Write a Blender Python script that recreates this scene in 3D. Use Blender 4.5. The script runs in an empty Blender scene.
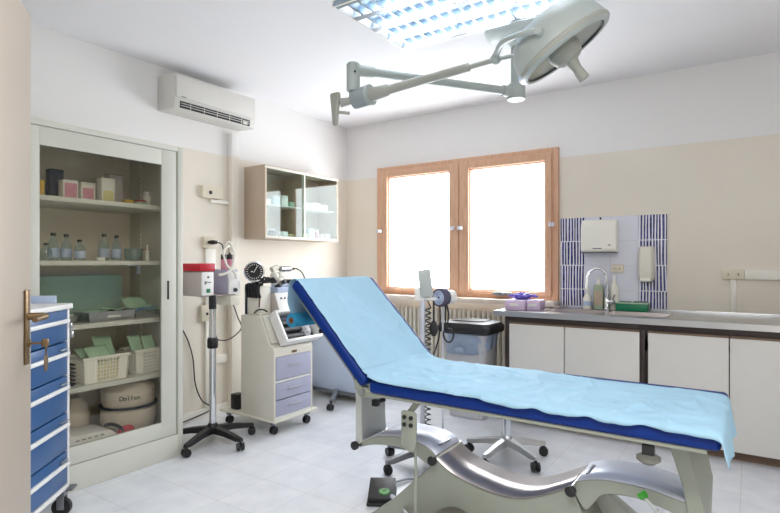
import bpy, bmesh, math, random
from mathutils import Vector, Matrix, noise
random.seed(7)
R = math.radians
sc = bpy.context.scene
COL = sc.collection

# ------------------------------------------------------------------ materials
def lin(c):
    return tuple(((v/255)/12.92 if v/255 <= .04045 else ((v/255+.055)/1.055)**2.4) for v in c)

def mat(name, rgb, rough=.5, metal=0., var=.04, scale=6., bump=0., bscale=60., alpha=1., trans=0., emit=None, estr=0., coat=0., spec=.5):
    m = bpy.data.materials.new(name); m.use_nodes = True
    nt = m.node_tree; b = nt.nodes['Principled BSDF']
    c = lin(rgb)
    if var > 0:
        tc = nt.nodes.new('ShaderNodeTexCoord'); n = nt.nodes.new('ShaderNodeTexNoise')
        n.inputs['Scale'].default_value = scale; n.inputs['Detail'].default_value = 4
        nt.links.new(tc.outputs['Object'], n.inputs['Vector'])
        cr = nt.nodes.new('ShaderNodeValToRGB')
        cr.color_ramp.elements[0].position = .3; cr.color_ramp.elements[1].position = .7
        cr.color_ramp.elements[0].color = (*[max(0, v*(1-var)) for v in c], 1)
        cr.color_ramp.elements[1].color = (*[min(1, v*(1+var)) for v in c], 1)
        nt.links.new(n.outputs['Fac'], cr.inputs['Fac']); nt.links.new(cr.outputs['Color'], b.inputs['Base Color'])
    else:
        b.inputs['Base Color'].default_value = (*c, 1)
    b.inputs['Roughness'].default_value = rough; b.inputs['Metallic'].default_value = metal
    b.inputs['Transmission Weight'].default_value = trans; b.inputs['Alpha'].default_value = alpha
    b.inputs['Coat Weight'].default_value = coat; b.inputs['Specular IOR Level'].default_value = spec
    if emit:
        b.inputs['Emission Color'].default_value = (*lin(emit), 1); b.inputs['Emission Strength'].default_value = estr
    if bump > 0:
        tc = nt.nodes.new('ShaderNodeTexCoord'); n = nt.nodes.new('ShaderNodeTexNoise')
        n.inputs['Scale'].default_value = bscale; n.inputs['Detail'].default_value = 3
        nt.links.new(tc.outputs['Object'], n.inputs['Vector'])
        bp = nt.nodes.new('ShaderNodeBump'); bp.inputs['Strength'].default_value = bump; bp.inputs['Distance'].default_value = .01
        nt.links.new(n.outputs['Fac'], bp.inputs['Height']); nt.links.new(bp.outputs['Normal'], b.inputs['Normal'])
    return m

def glassmat(name, tint, refl=.06, haze=0., milk=(255, 255, 255)):
    """thin architectural glass: transparent + fresnel gloss (+ a little milkiness)"""
    m = bpy.data.materials.new(name); m.use_nodes = True
    nt = m.node_tree; nt.nodes.clear()
    o = nt.nodes.new('ShaderNodeOutputMaterial'); t = nt.nodes.new('ShaderNodeBsdfTransparent'); g = nt.nodes.new('ShaderNodeBsdfGlossy')
    t.inputs['Color'].default_value = (*lin(tint), 1); g.inputs['Roughness'].default_value = .02
    lw = nt.nodes.new('ShaderNodeLayerWeight'); lw.inputs['Blend'].default_value = .5   # Schlick, alike from both sides of a pane
    pw = nt.nodes.new('ShaderNodeMath'); pw.operation = 'POWER'; pw.inputs[1].default_value = 5; nt.links.new(lw.outputs['Facing'], pw.inputs[0])
    f = nt.nodes.new('ShaderNodeMath'); f.operation = 'MULTIPLY_ADD'; f.inputs[1].default_value = .95; f.inputs[2].default_value = refl*.6; nt.links.new(pw.outputs[0], f.inputs[0])
    mx = nt.nodes.new('ShaderNodeMixShader')
    nt.links.new(f.outputs[0], mx.inputs[0]); nt.links.new(t.outputs[0], mx.inputs[1]); nt.links.new(g.outputs[0], mx.inputs[2])
    last = mx
    if haze > 0:
        d = nt.nodes.new('ShaderNodeBsdfDiffuse'); d.inputs['Color'].default_value = (*lin(milk), 1)
        m2 = nt.nodes.new('ShaderNodeMixShader'); m2.inputs[0].default_value = haze
        nt.links.new(mx.outputs[0], m2.inputs[1]); nt.links.new(d.outputs[0], m2.inputs[2]); last = m2
    nt.links.new(last.outputs[0], o.inputs['Surface'])
    return m

def nodes_of(m):
    return m.node_tree, m.node_tree.nodes['Principled BSDF']

# two-tone painted wall: cream dado below 2.165 m, white above
def wall_mat():
    m = mat('wall_paint', (230, 230, 232), .85, var=0, bump=.08, bscale=90)
    nt, b = nodes_of(m)
    ge = nt.nodes.new('ShaderNodeNewGeometry'); sp = nt.nodes.new('ShaderNodeSeparateXYZ')
    nt.links.new(ge.outputs['Position'], sp.inputs[0])
    gt = nt.nodes.new('ShaderNodeMath'); gt.operation = 'GREATER_THAN'; gt.inputs[1].default_value = 2.165
    nt.links.new(sp.outputs['Z'], gt.inputs[0])
    n = nt.nodes.new('ShaderNodeTexNoise'); n.inputs['Scale'].default_value = 1.3; n.inputs['Detail'].default_value = 5
    nt.links.new(ge.outputs['Position'], n.inputs['Vector'])
    cr = nt.nodes.new('ShaderNodeValToRGB'); cr.color_ramp.elements[0].position = .35; cr.color_ramp.elements[1].position = .7
    cr.color_ramp.elements[0].color = (*lin((230, 222, 209)), 1); cr.color_ramp.elements[1].color = (*lin((235, 229, 217)), 1)
    nt.links.new(n.outputs['Fac'], cr.inputs['Fac'])
    mx = nt.nodes.new('ShaderNodeMix'); mx.data_type = 'RGBA'
    nt.links.new(gt.outputs[0], mx.inputs[0]); nt.links.new(cr.outputs['Color'], mx.inputs[6]); mx.inputs[7].default_value = (*lin((236, 235, 234)), 1)
    nt.links.new(mx.outputs[2], b.inputs['Base Color'])
    return m

def floor_mat():
    m = mat('floor_tiles', (222, 226, 232), .28, var=0)
    nt, b = nodes_of(m)
    ge = nt.nodes.new('ShaderNodeNewGeometry')
    mp = nt.nodes.new('ShaderNodeMapping'); mp.inputs['Location'].default_value = (2.02, -2.5+.33*20, 0)
    nt.links.new(ge.outputs['Position'], mp.inputs['Vector'])
    br = nt.nodes.new('ShaderNodeTexBrick'); br.offset = 0; br.squash = 1
    br.inputs['Scale'].default_value = 1; br.inputs['Brick Width'].default_value = .33; br.inputs['Row Height'].default_value = .33
    br.inputs['Mortar Size'].default_value = .0022; br.inputs['Mortar Smooth'].default_value = .2; br.inputs['Bias'].default_value = 0
    br.inputs['Color1'].default_value = (*lin((232, 235, 240)), 1); br.inputs['Color2'].default_value = (*lin((238, 240, 244)), 1)
    br.inputs['Mortar'].default_value = (*lin((216, 214, 214)), 1)
    nt.links.new(mp.outputs[0], br.inputs['Vector'])
    n = nt.nodes.new('ShaderNodeTexNoise'); n.inputs['Scale'].default_value = 7; n.inputs['Detail'].default_value = 7
    nt.links.new(ge.outputs['Position'], n.inputs['Vector'])
    cr = nt.nodes.new('ShaderNodeValToRGB'); cr.color_ramp.elements[0].position = .3; cr.color_ramp.elements[1].position = .75
    cr.color_ramp.elements[0].color = (.86, .87, .9, 1); cr.color_ramp.elements[1].color = (1, 1, 1, 1)
    nt.links.new(n.outputs['Fac'], cr.inputs['Fac'])
    mx = nt.nodes.new('ShaderNodeMix'); mx.data_type = 'RGBA'; mx.blend_type = 'MULTIPLY'; mx.inputs[0].default_value = 1
    nt.links.new(br.outputs['Color'], mx.inputs[6]); nt.links.new(cr.outputs['Color'], mx.inputs[7])
    nt.links.new(mx.outputs[2], b.inputs['Base Color'])
    bp = nt.nodes.new('ShaderNodeBump'); bp.inputs['Strength'].default_value = .25; bp.inputs['Distance'].default_value = .002; bp.invert = True
    nt.links.new(br.outputs['Fac'], bp.inputs['Height']); nt.links.new(bp.outputs['Normal'], b.inputs['Normal'])
    return m

def wood_mat():
    m = mat('window_wood', (186, 132, 92), .45, var=0)
    nt, b = nodes_of(m)
    tc = nt.nodes.new('ShaderNodeTexCoord'); mp = nt.nodes.new('ShaderNodeMapping'); mp.inputs['Scale'].default_value = (14, 14, 2.5)
    nt.links.new(tc.outputs['Object'], mp.inputs[0])
    n = nt.nodes.new('ShaderNodeTexNoise'); n.inputs['Scale'].default_value = 3; n.inputs['Detail'].default_value = 6; n.inputs['Distortion'].default_value = .6
    nt.links.new(mp.outputs[0], n.inputs['Vector'])
    cr = nt.nodes.new('ShaderNodeValToRGB'); cr.color_ramp.elements[0].position = .3; cr.color_ramp.elements[1].position = .75
    cr.color_ramp.elements[0].color = (*lin((208, 162, 132)), 1); cr.color_ramp.elements[1].color = (*lin((224, 184, 154)), 1)
    nt.links.new(n.outputs['Fac'], cr.inputs['Fac']); nt.links.new(cr.outputs['Color'], b.inputs['Base Color'])
    return m

def bamboo_mat():
    """20 cm tiles printed with irregular vertical blue canes on white"""
    m = mat('bamboo_tiles', (240, 240, 248), .2, var=0)
    nt, b = nodes_of(m)
    ge = nt.nodes.new('ShaderNodeNewGeometry'); sp = nt.nodes.new('ShaderNodeSeparateXYZ'); nt.links.new(ge.outputs['Position'], sp.inputs[0])
    def math_(op, a, bb=None):
        k = nt.nodes.new('ShaderNodeMath'); k.operation = op
        for i, v in enumerate((a, bb)):
            if v is None: continue
            if isinstance(v, (int, float)): k.inputs[i].default_value = v
            else: nt.links.new(v, k.inputs[i])
        return k.outputs[0]
    zrow = math_('FLOOR', math_('DIVIDE', math_('SUBTRACT', sp.outputs['Z'], .84), .2))
    cmb = nt.nodes.new('ShaderNodeCombineXYZ'); nt.links.new(math_('MULTIPLY', sp.outputs['X'], 9.), cmb.inputs[0]); nt.links.new(zrow, cmb.inputs[1])
    nt.links.new(math_('MULTIPLY', sp.outputs['Z'], .8), cmb.inputs[2])
    n = nt.nodes.new('ShaderNodeTexNoise'); n.inputs['Scale'].default_value = 1.5; n.inputs['Detail'].default_value = 2
    nt.links.new(cmb.outputs[0], n.inputs['Vector'])
    ph = math_('ADD', math_('MULTIPLY', sp.outputs['X'], 43.), math_('MULTIPLY', n.outputs['Fac'], 1.6))
    fr = math_('FRACT', ph)
    blue = math_('LESS_THAN', fr, .57)
    zf = math_('FRACT', math_('DIVIDE', math_('SUBTRACT', sp.outputs['Z'], .84), .2))
    joint = math_('GREATER_THAN', zf, .03)
    fac = math_('MULTIPLY', blue, joint)
    n2 = nt.nodes.new('ShaderNodeTexNoise'); n2.inputs['Scale'].default_value = 30; nt.links.new(ge.outputs['Position'], n2.inputs['Vector'])
    cr = nt.nodes.new('ShaderNodeValToRGB'); cr.color_ramp.elements[0].color = (*lin((40, 44, 98)), 1); cr.color_ramp.elements[1].color = (*lin((84, 92, 150)), 1)
    cr.color_ramp.elements[0].position = .35; cr.color_ramp.elements[1].position = .65
    nt.links.new(n2.outputs['Fac'], cr.inputs[0])
    mx = nt.nodes.new('ShaderNodeMix'); mx.data_type = 'RGBA'
    nt.links.new(fac, mx.inputs[0]); mx.inputs[6].default_value = (*lin((236, 236, 246)), 1); nt.links.new(cr.outputs[0], mx.inputs[7])
    nt.links.new(mx.outputs[2], b.inputs['Base Color'])
    return m

def plain_tile_mat():
    m = mat('plain_tiles', (226, 228, 240), .2, var=0)
    nt, b = nodes_of(m)
    ge = nt.nodes.new('ShaderNodeNewGeometry'); mp = nt.nodes.new('ShaderNodeMapping')
    mp.inputs['Rotation'].default_value = (R(-90), 0, 0); mp.inputs['Location'].default_value = (1.138, .84, 0)
    sp = nt.nodes.new('ShaderNodeSeparateXYZ'); cb = nt.nodes.new('ShaderNodeCombineXYZ'); nt.links.new(ge.outputs['Position'], sp.inputs[0])
    ax = nt.nodes.new('ShaderNodeMath'); ax.inputs[1].default_value = 3.138; nt.links.new(sp.outputs['X'], ax.inputs[0]); nt.links.new(ax.outputs[0], cb.inputs[0])
    az = nt.nodes.new('ShaderNodeMath'); az.inputs[1].default_value = -.84; nt.links.new(sp.outputs['Z'], az.inputs[0]); nt.links.new(az.outputs[0], cb.inputs[1])
    br = nt.nodes.new('ShaderNodeTexBrick'); br.offset = 0
    br.inputs['Scale'].default_value = 1; br.inputs['Brick Width'].default_value = .2; br.inputs['Row Height'].default_value = .2
    br.inputs['Mortar Size'].default_value = .0015; br.inputs['Bias'].default_value = 0
    br.inputs['Color1'].default_value = (*lin((224, 227, 240)), 1); br.inputs['Color2'].default_value = (*lin((228, 230, 242)), 1); br.inputs['Mortar'].default_value = (*lin((205, 207, 220)), 1)
    nt.links.new(cb.outputs[0], br.inputs['Vector']); nt.links.new(br.outputs['Color'], b.inputs['Base Color'])
    return m

def frosted_mat(strength):
    """daylight glowing through patterned privacy glass"""
    m = bpy.data.materials.new('frosted_daylit_glass'); m.use_nodes = True
    nt = m.node_tree; nt.nodes.clear()
    o = nt.nodes.new('ShaderNodeOutputMaterial'); e = nt.nodes.new('ShaderNodeEmission'); g = nt.nodes.new('ShaderNodeBsdfGlossy'); g.inputs['Roughness'].default_value = .25
    tc = nt.nodes.new('ShaderNodeTexCoord'); n = nt.nodes.new('ShaderNodeTexVoronoi'); n.inputs['Scale'].default_value = 45
    nt.links.new(tc.outputs['Object'], n.inputs['Vector'])
    cr = nt.nodes.new('ShaderNodeValToRGB'); cr.color_ramp.elements[0].color = (.76, .83, .92, 1); cr.color_ramp.elements[1].color = (.93, .97, 1, 1)
    cr.color_ramp.elements[0].position = .05; cr.color_ramp.elements[1].position = .5
    nt.links.new(n.outputs['Distance'], cr.inputs[0]); nt.links.new(cr.outputs[0], e.inputs['Color'])
    e.inputs['Strength'].default_value = strength
    mx = nt.nodes.new('ShaderNodeMixShader'); mx.inputs[0].default_value = .05
    nt.links.new(e.outputs[0], mx.inputs[1]); nt.links.new(g.outputs[0], mx.inputs[2]); nt.links.new(mx.outputs[0], o.inputs['Surface'])
    return m

def emit_mat(name, rgb, s):
    m = bpy.data.materials.new(name); m.use_nodes = True
    nt = m.node_tree; nt.nodes.clear()
    o = nt.nodes.new('ShaderNodeOutputMaterial'); e = nt.nodes.new('ShaderNodeEmission')
    e.inputs['Color'].default_value = (*lin(rgb), 1); e.inputs['Strength'].default_value = s
    nt.links.new(e.outputs[0], o.inputs['Surface'])
    return m

def paper_mat(name, rgb):
    m = mat(name, rgb, .75, var=.05, scale=3, bump=.25, bscale=35, spec=.25)
    return m

WINDOW_STRENGTH = 8.0
FILL_WINDOW_STRENGTH = 1.75  # glow of the added window that only fills the room
TUBE_STRENGTH = 20.
M = dict(
    wall=wall_mat(), floor=floor_mat(), wood=wood_mat(), bamboo=bamboo_mat(), ptile=plain_tile_mat(), frost=frosted_mat(WINDOW_STRENGTH), frost_fill=frosted_mat(FILL_WINDOW_STRENGTH),
    ceiling=mat('ceiling_paint', (240, 240, 243), .9, var=.01, scale=2, bump=.05, bscale=120),
    white=mat('white_enamel', (238, 238, 236), .4, var=.015),
    acwhite=mat('aircon_plastic', (214, 212, 207), .45, var=.015),
    cream=mat('cream_enamel', (208, 209, 199), .42, var=.02),
    creamin=mat('cream_enamel_inside', (230, 222, 206), .5, var=.03),
    door=mat('door_lacquer', (192, 180, 166), .5, var=.02, scale=1.5),
    brass=mat('aged_brass', (132, 110, 82), .35, .9, var=.12, scale=25),
    steel=mat('brushed_steel', (200, 202, 205), .3, 1., var=.05),
    chrome=mat('chrome', (225, 228, 232), .12, 1., var=0),
    wornsteel=mat('worn_satin_steel', (172, 165, 165), .3, 1., var=.06, scale=4),
    dark=mat('black_plastic', (26, 26, 29), .45, var=.1),
    rubber=mat('dark_rubber', (44, 44, 47), .65, var=.1),
    brown=mat('dark_brown_laminate', (48, 38, 34), .45, var=.15, scale=12),
    plinth=mat('brown_plinth', (118, 96, 78), .5, var=.1),
    counterdoor=mat('beige_laminate', (213, 212, 208), .45, var=.012),
    bluedrawer=mat('blue_lacquer', (46, 92, 146), .3, var=.05, scale=3),
    navy=mat('navy_vinyl', (0, 42, 118), .5, var=.05, scale=10, bump=.12, bscale=40, spec=.25),
    bedframe=mat('bed_enamel_shaded', (146, 151, 140), .38, var=.02),  # bed paint darkened, shade of the near side put into the colour
    bedframe_lit=mat('bed_enamel_lit', (200, 204, 200), .4, var=.02),  # same bed paint lightened, light on the head post put into the colour
    satin=mat('satin_silver', (222, 226, 238), .38, .25, var=.03),
    paper=paper_mat('blue_couch_paper', (158, 196, 218)),
    rollpaper=paper_mat('blue_roll_paper', (50, 140, 182)),
    core=mat('cardboard_core', (120, 86, 62), .8),
    lampwhite=mat('lamp_white', (174, 183, 180), .35, var=.01),
    lampbeige=mat('lamp_grey_beige', (160, 162, 153), .4, var=.02),
    lampgrey=mat('lamp_grey', (150, 160, 162), .4, var=.05),
    louvre=mat('louvre_aluminium', (160, 176, 190), .22, 1., var=0),
    tube=emit_mat('fluorescent_tube', (235, 243, 255), TUBE_STRENGTH),
    glass=glassmat('cabinet_glass', (246, 245, 241)),
    clear=glassmat('clear_glass', (235, 242, 240)),
    bottle=glassmat('bottle_glass', (226, 238, 238), haze=.12, milk=(225, 235, 238)),
    cloudy=glassmat('cloudy_plastic', (226, 228, 232), haze=.6, milk=(222, 222, 226)),
    greenglass=glassmat('green_plastic_film', (190, 225, 212), haze=.7, milk=(178, 208, 195)),
    lilac=mat('lilac_plastic', (176, 178, 200), .45, var=.02),
    greyplastic=mat('warm_grey_plastic', (190, 182, 178), .5, var=.02),
    red=mat('red_plastic', (190, 28, 48), .4, var=.04),
    green=mat('green_plastic', (30, 130, 90), .4, var=.05),
    bedgreen=mat('bright_green_plastic', (60, 150, 50), .4, var=.05),
    darkgreen=mat('dark_green_print', (28, 82, 72), .6, var=.05),
    sage=mat('pale_green_paper', (182, 216, 184), .7, var=.12, scale=12),
    blue=mat('blue_packet', (70, 140, 195), .6, var=.1, scale=12),
    paleblue=mat('pale_blue_label', (190, 205, 230), .6, var=.05),
    yellow=mat('yellow_plastic', (222, 180, 60), .5, var=.05),
    paleyellow=mat('pale_yellow_paper', (232, 224, 160), .6, var=.05),
    pink=mat('pink_print', (214, 150, 165), .6, var=.15, scale=30),
    navybox=mat('navy_card', (44, 52, 72), .5, var=.05),
    canvas=mat('cream_canvas', (215, 205, 190), .8, var=.06, scale=8),
    tan=mat('tan_laminate', (196, 178, 158), .5, var=.04, scale=5),
    taninside=mat('tan_inside', (190, 174, 156), .6, var=.03),
    socket=mat('ivory_socket', (222, 214, 194), .45, var=.02),
    trunk=mat('trunking_ivory', (240, 237, 228), .5, var=.01),
    radiator=mat('radiator_cream', (226, 219, 204), .45, var=.02),
    marble=mat('sill_marble', (226, 214, 200), .35, var=.06, scale=14),
    greybag=mat('grey_bin_bag', (140, 155, 178), .45, var=.12, scale=14, bump=.4, bscale=18),
    cuff=mat('grey_cuff_fabric', (88, 86, 108), .8, var=.1, scale=20),
    palegrey=mat('pale_grey_panel', (196, 210, 236), .5, var=.015),
    greymetal=mat('grey_metal', (140, 142, 148), .35, .7, var=.05),
    boxlilac=mat('lilac_card', (222, 200, 230), .6, var=.06, scale=14),
    purple=mat('purple_nitrile', (104, 92, 186), .5, var=.08),
    boxgreen=mat('green_beige_card', (170, 185, 160), .6, var=.08),
    offwhite=mat('off_white_plastic', (240, 238, 228), .35, var=.015),
    creamplastic=mat('cream_plastic', (226, 223, 211), .4, var=.015),
    grey=mat('mid_grey_print', (120, 120, 125), .6, var=0),
    gaugegrey=mat('gauge_case_grey', (182, 189, 187), .4, var=.03),
    folder=mat('pale_green_folder', (186, 218, 204), .45, var=.03),
    footgrey=mat('foot_grey_plastic', (112, 112, 104), .5, var=.03),
    canopy=mat('canopy_white', (214, 224, 224), .4, var=.01),
    filter=mat('lamp_reflector', (206, 204, 188), .3, .5, var=.04, scale=18),
    seatpad=mat('black_vinyl', (38, 38, 44), .45, var=.05),
)

# ------------------------------------------------------------------ mesh builder
class MB:
    def __init__(s): s.bm = bmesh.new()
    def _fin(s, vs, mi, Mx):
        if Mx is not None:
            for v in vs: v.co = Mx @ v.co
        if mi:
            st = set(vs)
            for v in vs:
                for f in v.link_faces:
                    if all(x in st for x in f.verts): f.material_index = mi
        return s
    def box(s, x0, x1, y0, y1, z0, z1, bev=0., mi=0, Mx=None, seg=2):
        t = bmesh.new(); bmesh.ops.create_cube(t, size=1)
        for v in t.verts: v.co = Vector((x0+(x1-x0)*(v.co.x+.5), y0+(y1-y0)*(v.co.y+.5), z0+(z1-z0)*(v.co.z+.5)))
        if bev > 0: bmesh.ops.bevel(t, geom=t.edges[:], offset=bev, segments=seg, profile=.5, affect='EDGES')
        return s._merge(t, mi, Mx)
    def _merge(s, t, mi=0, Mx=None):
        bmesh.ops.recalc_face_normals(t, faces=t.faces[:])
        vm = {}
        for v in t.verts: vm[v] = s.bm.verts.new(Mx @ v.co if Mx is not None else v.co)
        for f in t.faces:
            try:
                nf = s.bm.faces.new([vm[v] for v in f.verts]); nf.material_index = mi
            except ValueError: pass
        t.free(); return s
    def tube(s, pts, r, seg=10, mi=0, Mx=None, smooth=0, closed=False):
        pts = [Vector(p) for p in pts]
        if smooth: pts = catmull(pts, smooth, closed)
        n = len(pts); rs = r if isinstance(r, (list, tuple)) else [r]*n
        if len(rs) != n: rs = [rs[0]+(rs[-1]-rs[0])*i/(n-1) for i in range(n)]
        t = bmesh.new(); rings = []; prev = None
        for i, p in enumerate(pts):
            if closed: d = pts[(i+1) % n]-pts[i-1]
            else: d = pts[min(i+1, n-1)]-pts[max(i-1, 0)]
            d.normalize()
            if prev is None:
                a = Vector((0, 0, 1)) if abs(d.z) < .9 else Vector((1, 0, 0))
                u = d.cross(a).normalized()
            else:
                u = (prev-d*prev.dot(d))
                u = u.normalized() if u.length > 1e-6 else d.orthogonal().normalized()
            prev = u; w = d.cross(u)
            rings.append([t.verts.new(p+(u*math.cos(2*math.pi*k/seg)+w*math.sin(2*math.pi*k/seg))*rs[i]) for k in range(seg)])
        m = n if closed else n-1
        for i in range(m):
            a, b = rings[i], rings[(i+1) % n]
            for k in range(seg): t.faces.new((a[k], a[(k+1) % seg], b[(k+1) % seg], b[k]))
        if not closed: t.faces.new(rings[0][::-1]); t.faces.new(rings[-1])
        return s._merge(t, mi, Mx)
    def cyl(s, p0, p1, r0, r1=None, seg=24, mi=0, Mx=None):
        return s.tube([p0, p1], [r0, r0 if r1 is None else r1], seg, mi, Mx)
    def lathe(s, prof, c=(0, 0, 0), seg=28, mi=0, Mx=None):
        """prof: list of (radius, height) about +Z through c"""
        t = bmesh.new(); rings = []
        for r, z in prof:
            if r < 1e-5: rings.append([t.verts.new((c[0], c[1], c[2]+z))])
            else: rings.append([t.verts.new((c[0]+r*math.cos(2*math.pi*k/seg), c[1]+r*math.sin(2*math.pi*k/seg), c[2]+z)) for k in range(seg)])
        for a, b in zip(rings[:-1], rings[1:]):
            for k in range(seg):
                k2 = (k+1) % seg
                q = [a[0 if len(a) == 1 else k], a[0 if len(a) == 1 else k2], b[0 if len(b) == 1 else k2], b[0 if len(b) == 1 else k]]
                q = list(dict.fromkeys(q))
                if len(q) >= 3:
                    try: t.faces.new(q)
                    except ValueError: pass
        return s._merge(t, mi, Mx)
    def prism(s, poly, axis, a, b, bev=0., mi=0, Mx=None, seg=2):
        """poly in the other two axes, extruded from a to b along axis: 'y' -> (x,z), 'x' -> (y,z), 'z' -> (x,y)"""
        t = bmesh.new()
        def P(p, h): return {'y': (p[0], h, p[1]), 'x': (h, p[0], p[1]), 'z': (p[0], p[1], h)}[axis]
        A = [t.verts.new(P(p, a)) for p in poly]; B = [t.verts.new(P(p, b)) for p in poly]
        fa = t.faces.new(A); fb = t.faces.new(B[::-1]); n = len(poly)
        for i in range(n): t.faces.new((A[i], A[(i+1) % n], B[(i+1) % n], B[i]))
        bmesh.ops.recalc_face_normals(t, faces=t.faces[:])
        if bev > 0: bmesh.ops.bevel(t, geom=[e for e in t.edges if e.calc_face_angle(0) > .5], offset=bev, segments=seg, profile=.5, affect='EDGES')
        bmesh.ops.triangulate(t, faces=[f for f in t.faces if len(f.verts) > 4])
        return s._merge(t, mi, Mx)
    def loft(s, sections, mi=0, Mx=None, cap=True):
        t = bmesh.new(); rs = [[t.verts.new(p) for p in sec] for sec in sections]; n = len(rs[0])
        for a, b in zip(rs[:-1], rs[1:]):
            for k in range(n): t.faces.new((a[k], a[(k+1) % n], b[(k+1) % n], b[k]))
        if cap: t.faces.new(rs[0][::-1]); t.faces.new(rs[-1])
        return s._merge(t, mi, Mx)
    def ball(s, c, r, sc_=(1, 1, 1), mi=0, Mx=None, u=18, v=12):
        t = bmesh.new(); bmesh.ops.create_uvsphere(t, u_segments=u, v_segments=v, radius=r)
        for q in t.verts: q.co = Vector((q.co.x*sc_[0]+c[0], q.co.y*sc_[1]+c[1], q.co.z*sc_[2]+c[2]))
        return s._merge(t, mi, Mx)
    def grid(s, fn, nu, nv, mi=0, Mx=None):
        t = bmesh.new(); g = [[t.verts.new(fn(i/nu, j/nv)) for j in range(nv+1)] for i in range(nu+1)]
        for i in range(nu):
            for j in range(nv): t.faces.new((g[i][j], g[i+1][j], g[i+1][j+1], g[i][j+1]))
        vm = {v: s.bm.verts.new(Mx @ v.co if Mx is not None else v.co) for v in t.verts}
        for f in t.faces:
            nf = s.bm.faces.new([vm[v] for v in f.verts]); nf.material_index = mi
        t.free(); return s

def catmull(p, k, closed=False):
    out = []; n = len(p); rng = n if closed else n-1
    for i in range(rng):
        a, b, c, d = (p[(i-1) % n], p[i], p[(i+1) % n], p[(i+2) % n]) if closed else (p[max(i-1, 0)], p[i], p[i+1], p[min(i+2, n-1)])
        for j in range(k):
            t = j/k
            out.append(.5*((2*b)+(c-a)*t+(2*a-5*b+4*c-d)*t*t+(3*b-a-3*c+d)*t**3))
    if not closed: out.append(p[-1])
    return out

ORG = {}
def obj(name, mb, mats, parent=None, origin=None, label=None, smooth=35, bevel=0., solid=0.):
    """link a built mesh (authored in room coordinates) as one object; children sit relative to their thing's base"""
    me = bpy.data.meshes.new(name)
    o = bpy.data.objects.new(name, me)
    if parent is not None: org = ORG[parent]; o.parent = parent
    else:
        org = Vector(origin) if origin is not None else Vector((0, 0, 0)); o.location = org
    ORG[o] = org
    for v in mb.bm.verts: v.co -= org
    mb.bm.to_mesh(me); mb.bm.free()
    for m in (mats if isinstance(mats, (list, tuple)) else [mats]): me.materials.append(M[m] if isinstance(m, str) else m)
    if smooth:
        me.shade_smooth(); me.set_sharp_from_angle(angle=R(smooth))
    if solid:
        k = o.modifiers.new('thickness', 'SOLIDIFY'); k.thickness = solid; k.offset = 0
    if bevel:
        k = o.modifiers.new('edges', 'BEVEL'); k.width = bevel; k.segments = 2; k.limit_method = 'ANGLE'; k.angle_limit = R(40)
    if label: o['label'] = label
    COL.objects.link(o)
    return o

def tag(o, label, cat, group=None, kind=None):
    o['label'] = label; o['category'] = cat
    if group: o['group'] = group
    if kind: o['kind'] = kind
    return o

def thing(name, label, cat, loc, group=None, kind=None):
    o = bpy.data.objects.new(name, None); o.location = loc; o.empty_display_size = .1
    COL.objects.link(o); ORG[o] = Vector(loc)
    return tag(o, label, cat, group, kind)

def struct(name, mb, mats, **k):
    o = obj(name, mb, mats, **k); o['kind'] = 'structure'; return o

def copy_tree(o, parent=None):
    c = o.copy(); COL.objects.link(c)
    if parent is not None: c.parent = parent
    for ch in [x for x in COL.objects if x.parent == o]: copy_tree(ch, c)
    return c

def text_mb(body, size, Mx, depth=.0006, mb=None, mi=0):
    cu = bpy.data.curves.new('lettering', 'FONT'); cu.body = body; cu.size = size; cu.extrude = depth; cu.align_x = 'CENTER'; cu.align_y = 'CENTER'
    to = bpy.data.objects.new('lettering', cu); COL.objects.link(to)
    bpy.context.view_layer.update()
    me = bpy.data.meshes.new_from_object(to.evaluated_get(bpy.context.evaluated_depsgraph_get()))
    bpy.data.objects.remove(to); bpy.data.curves.remove(cu)
    mb = mb or MB(); t = bmesh.new(); t.from_mesh(me); bpy.data.meshes.remove(me)
    mb._merge(t, mi, Mx); return mb

def frameM(o, xdir, ydir):
    x = Vector(xdir).normalized(); y = Vector(ydir); y = (y-x*y.dot(x)).normalized(); z = x.cross(y)
    return Matrix(((x.x, y.x, z.x, o[0]), (x.y, y.y, z.y, o[1]), (x.z, y.z, z.z, o[2]), (0, 0, 0, 1)))

W0, W1, WB, WT = -3.25, -1.352, .94, 2.256
WX, WY, CZ = -3.67, 4.6, 2.74   # left wall plane, back wall plane, ceiling
RX = 1.6
FY = -1.7

# ------------------------------------------------------------------ room shell
struct('floor', MB().box(WX-.2, RX+.2, FY-.2, WY+.5, -.12, 0), 'floor')
struct('ceiling', MB().box(WX-.2, RX+.2, FY-.2, WY+.5, CZ, CZ+.12), 'ceiling')
struct('wall_left', MB().box(WX-.2, WX, FY-.2, WY+.5, 0, CZ), 'wall')
b = MB()
b.box(WX, W0, WY, WY+.4, 0, CZ); b.box(W1, RX, WY, WY+.4, 0, CZ); b.box(W0, W1, WY, WY+.4, WT, CZ)
b.box(W0, W1, WY+.16, WY+.4, 0, WB)
struct('wall_back', b, 'wall')
b = MB()     # right wall, cut for the added fill window out of view
RW0, RW1 = .1, 2.1
b.box(RX, RX+.2, FY-.2, RW0, 0, CZ); b.box(RX, RX+.2, RW1, WY+.5, 0, CZ); b.box(RX, RX+.2, RW0, RW1, WT, CZ); b.box(RX, RX+.2, RW0, RW1, 0, WB)
struct('wall_right', b, 'wall')
struct('wall_rear', MB().box(WX, RX, FY-.2, FY, 0, CZ), 'wall')
struct('wall_front', MB().box(WX, -1.22, .14, .25, 0, CZ), 'wall')
struct('baseboard_left', MB().box(WX, WX+.014, .25, WY, 0, .085, .003), 'trunk')
struct('baseboard_back', MB().box(WX+.014, W0, WY-.014, WY, 0, .085, .003), 'trunk')

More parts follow.
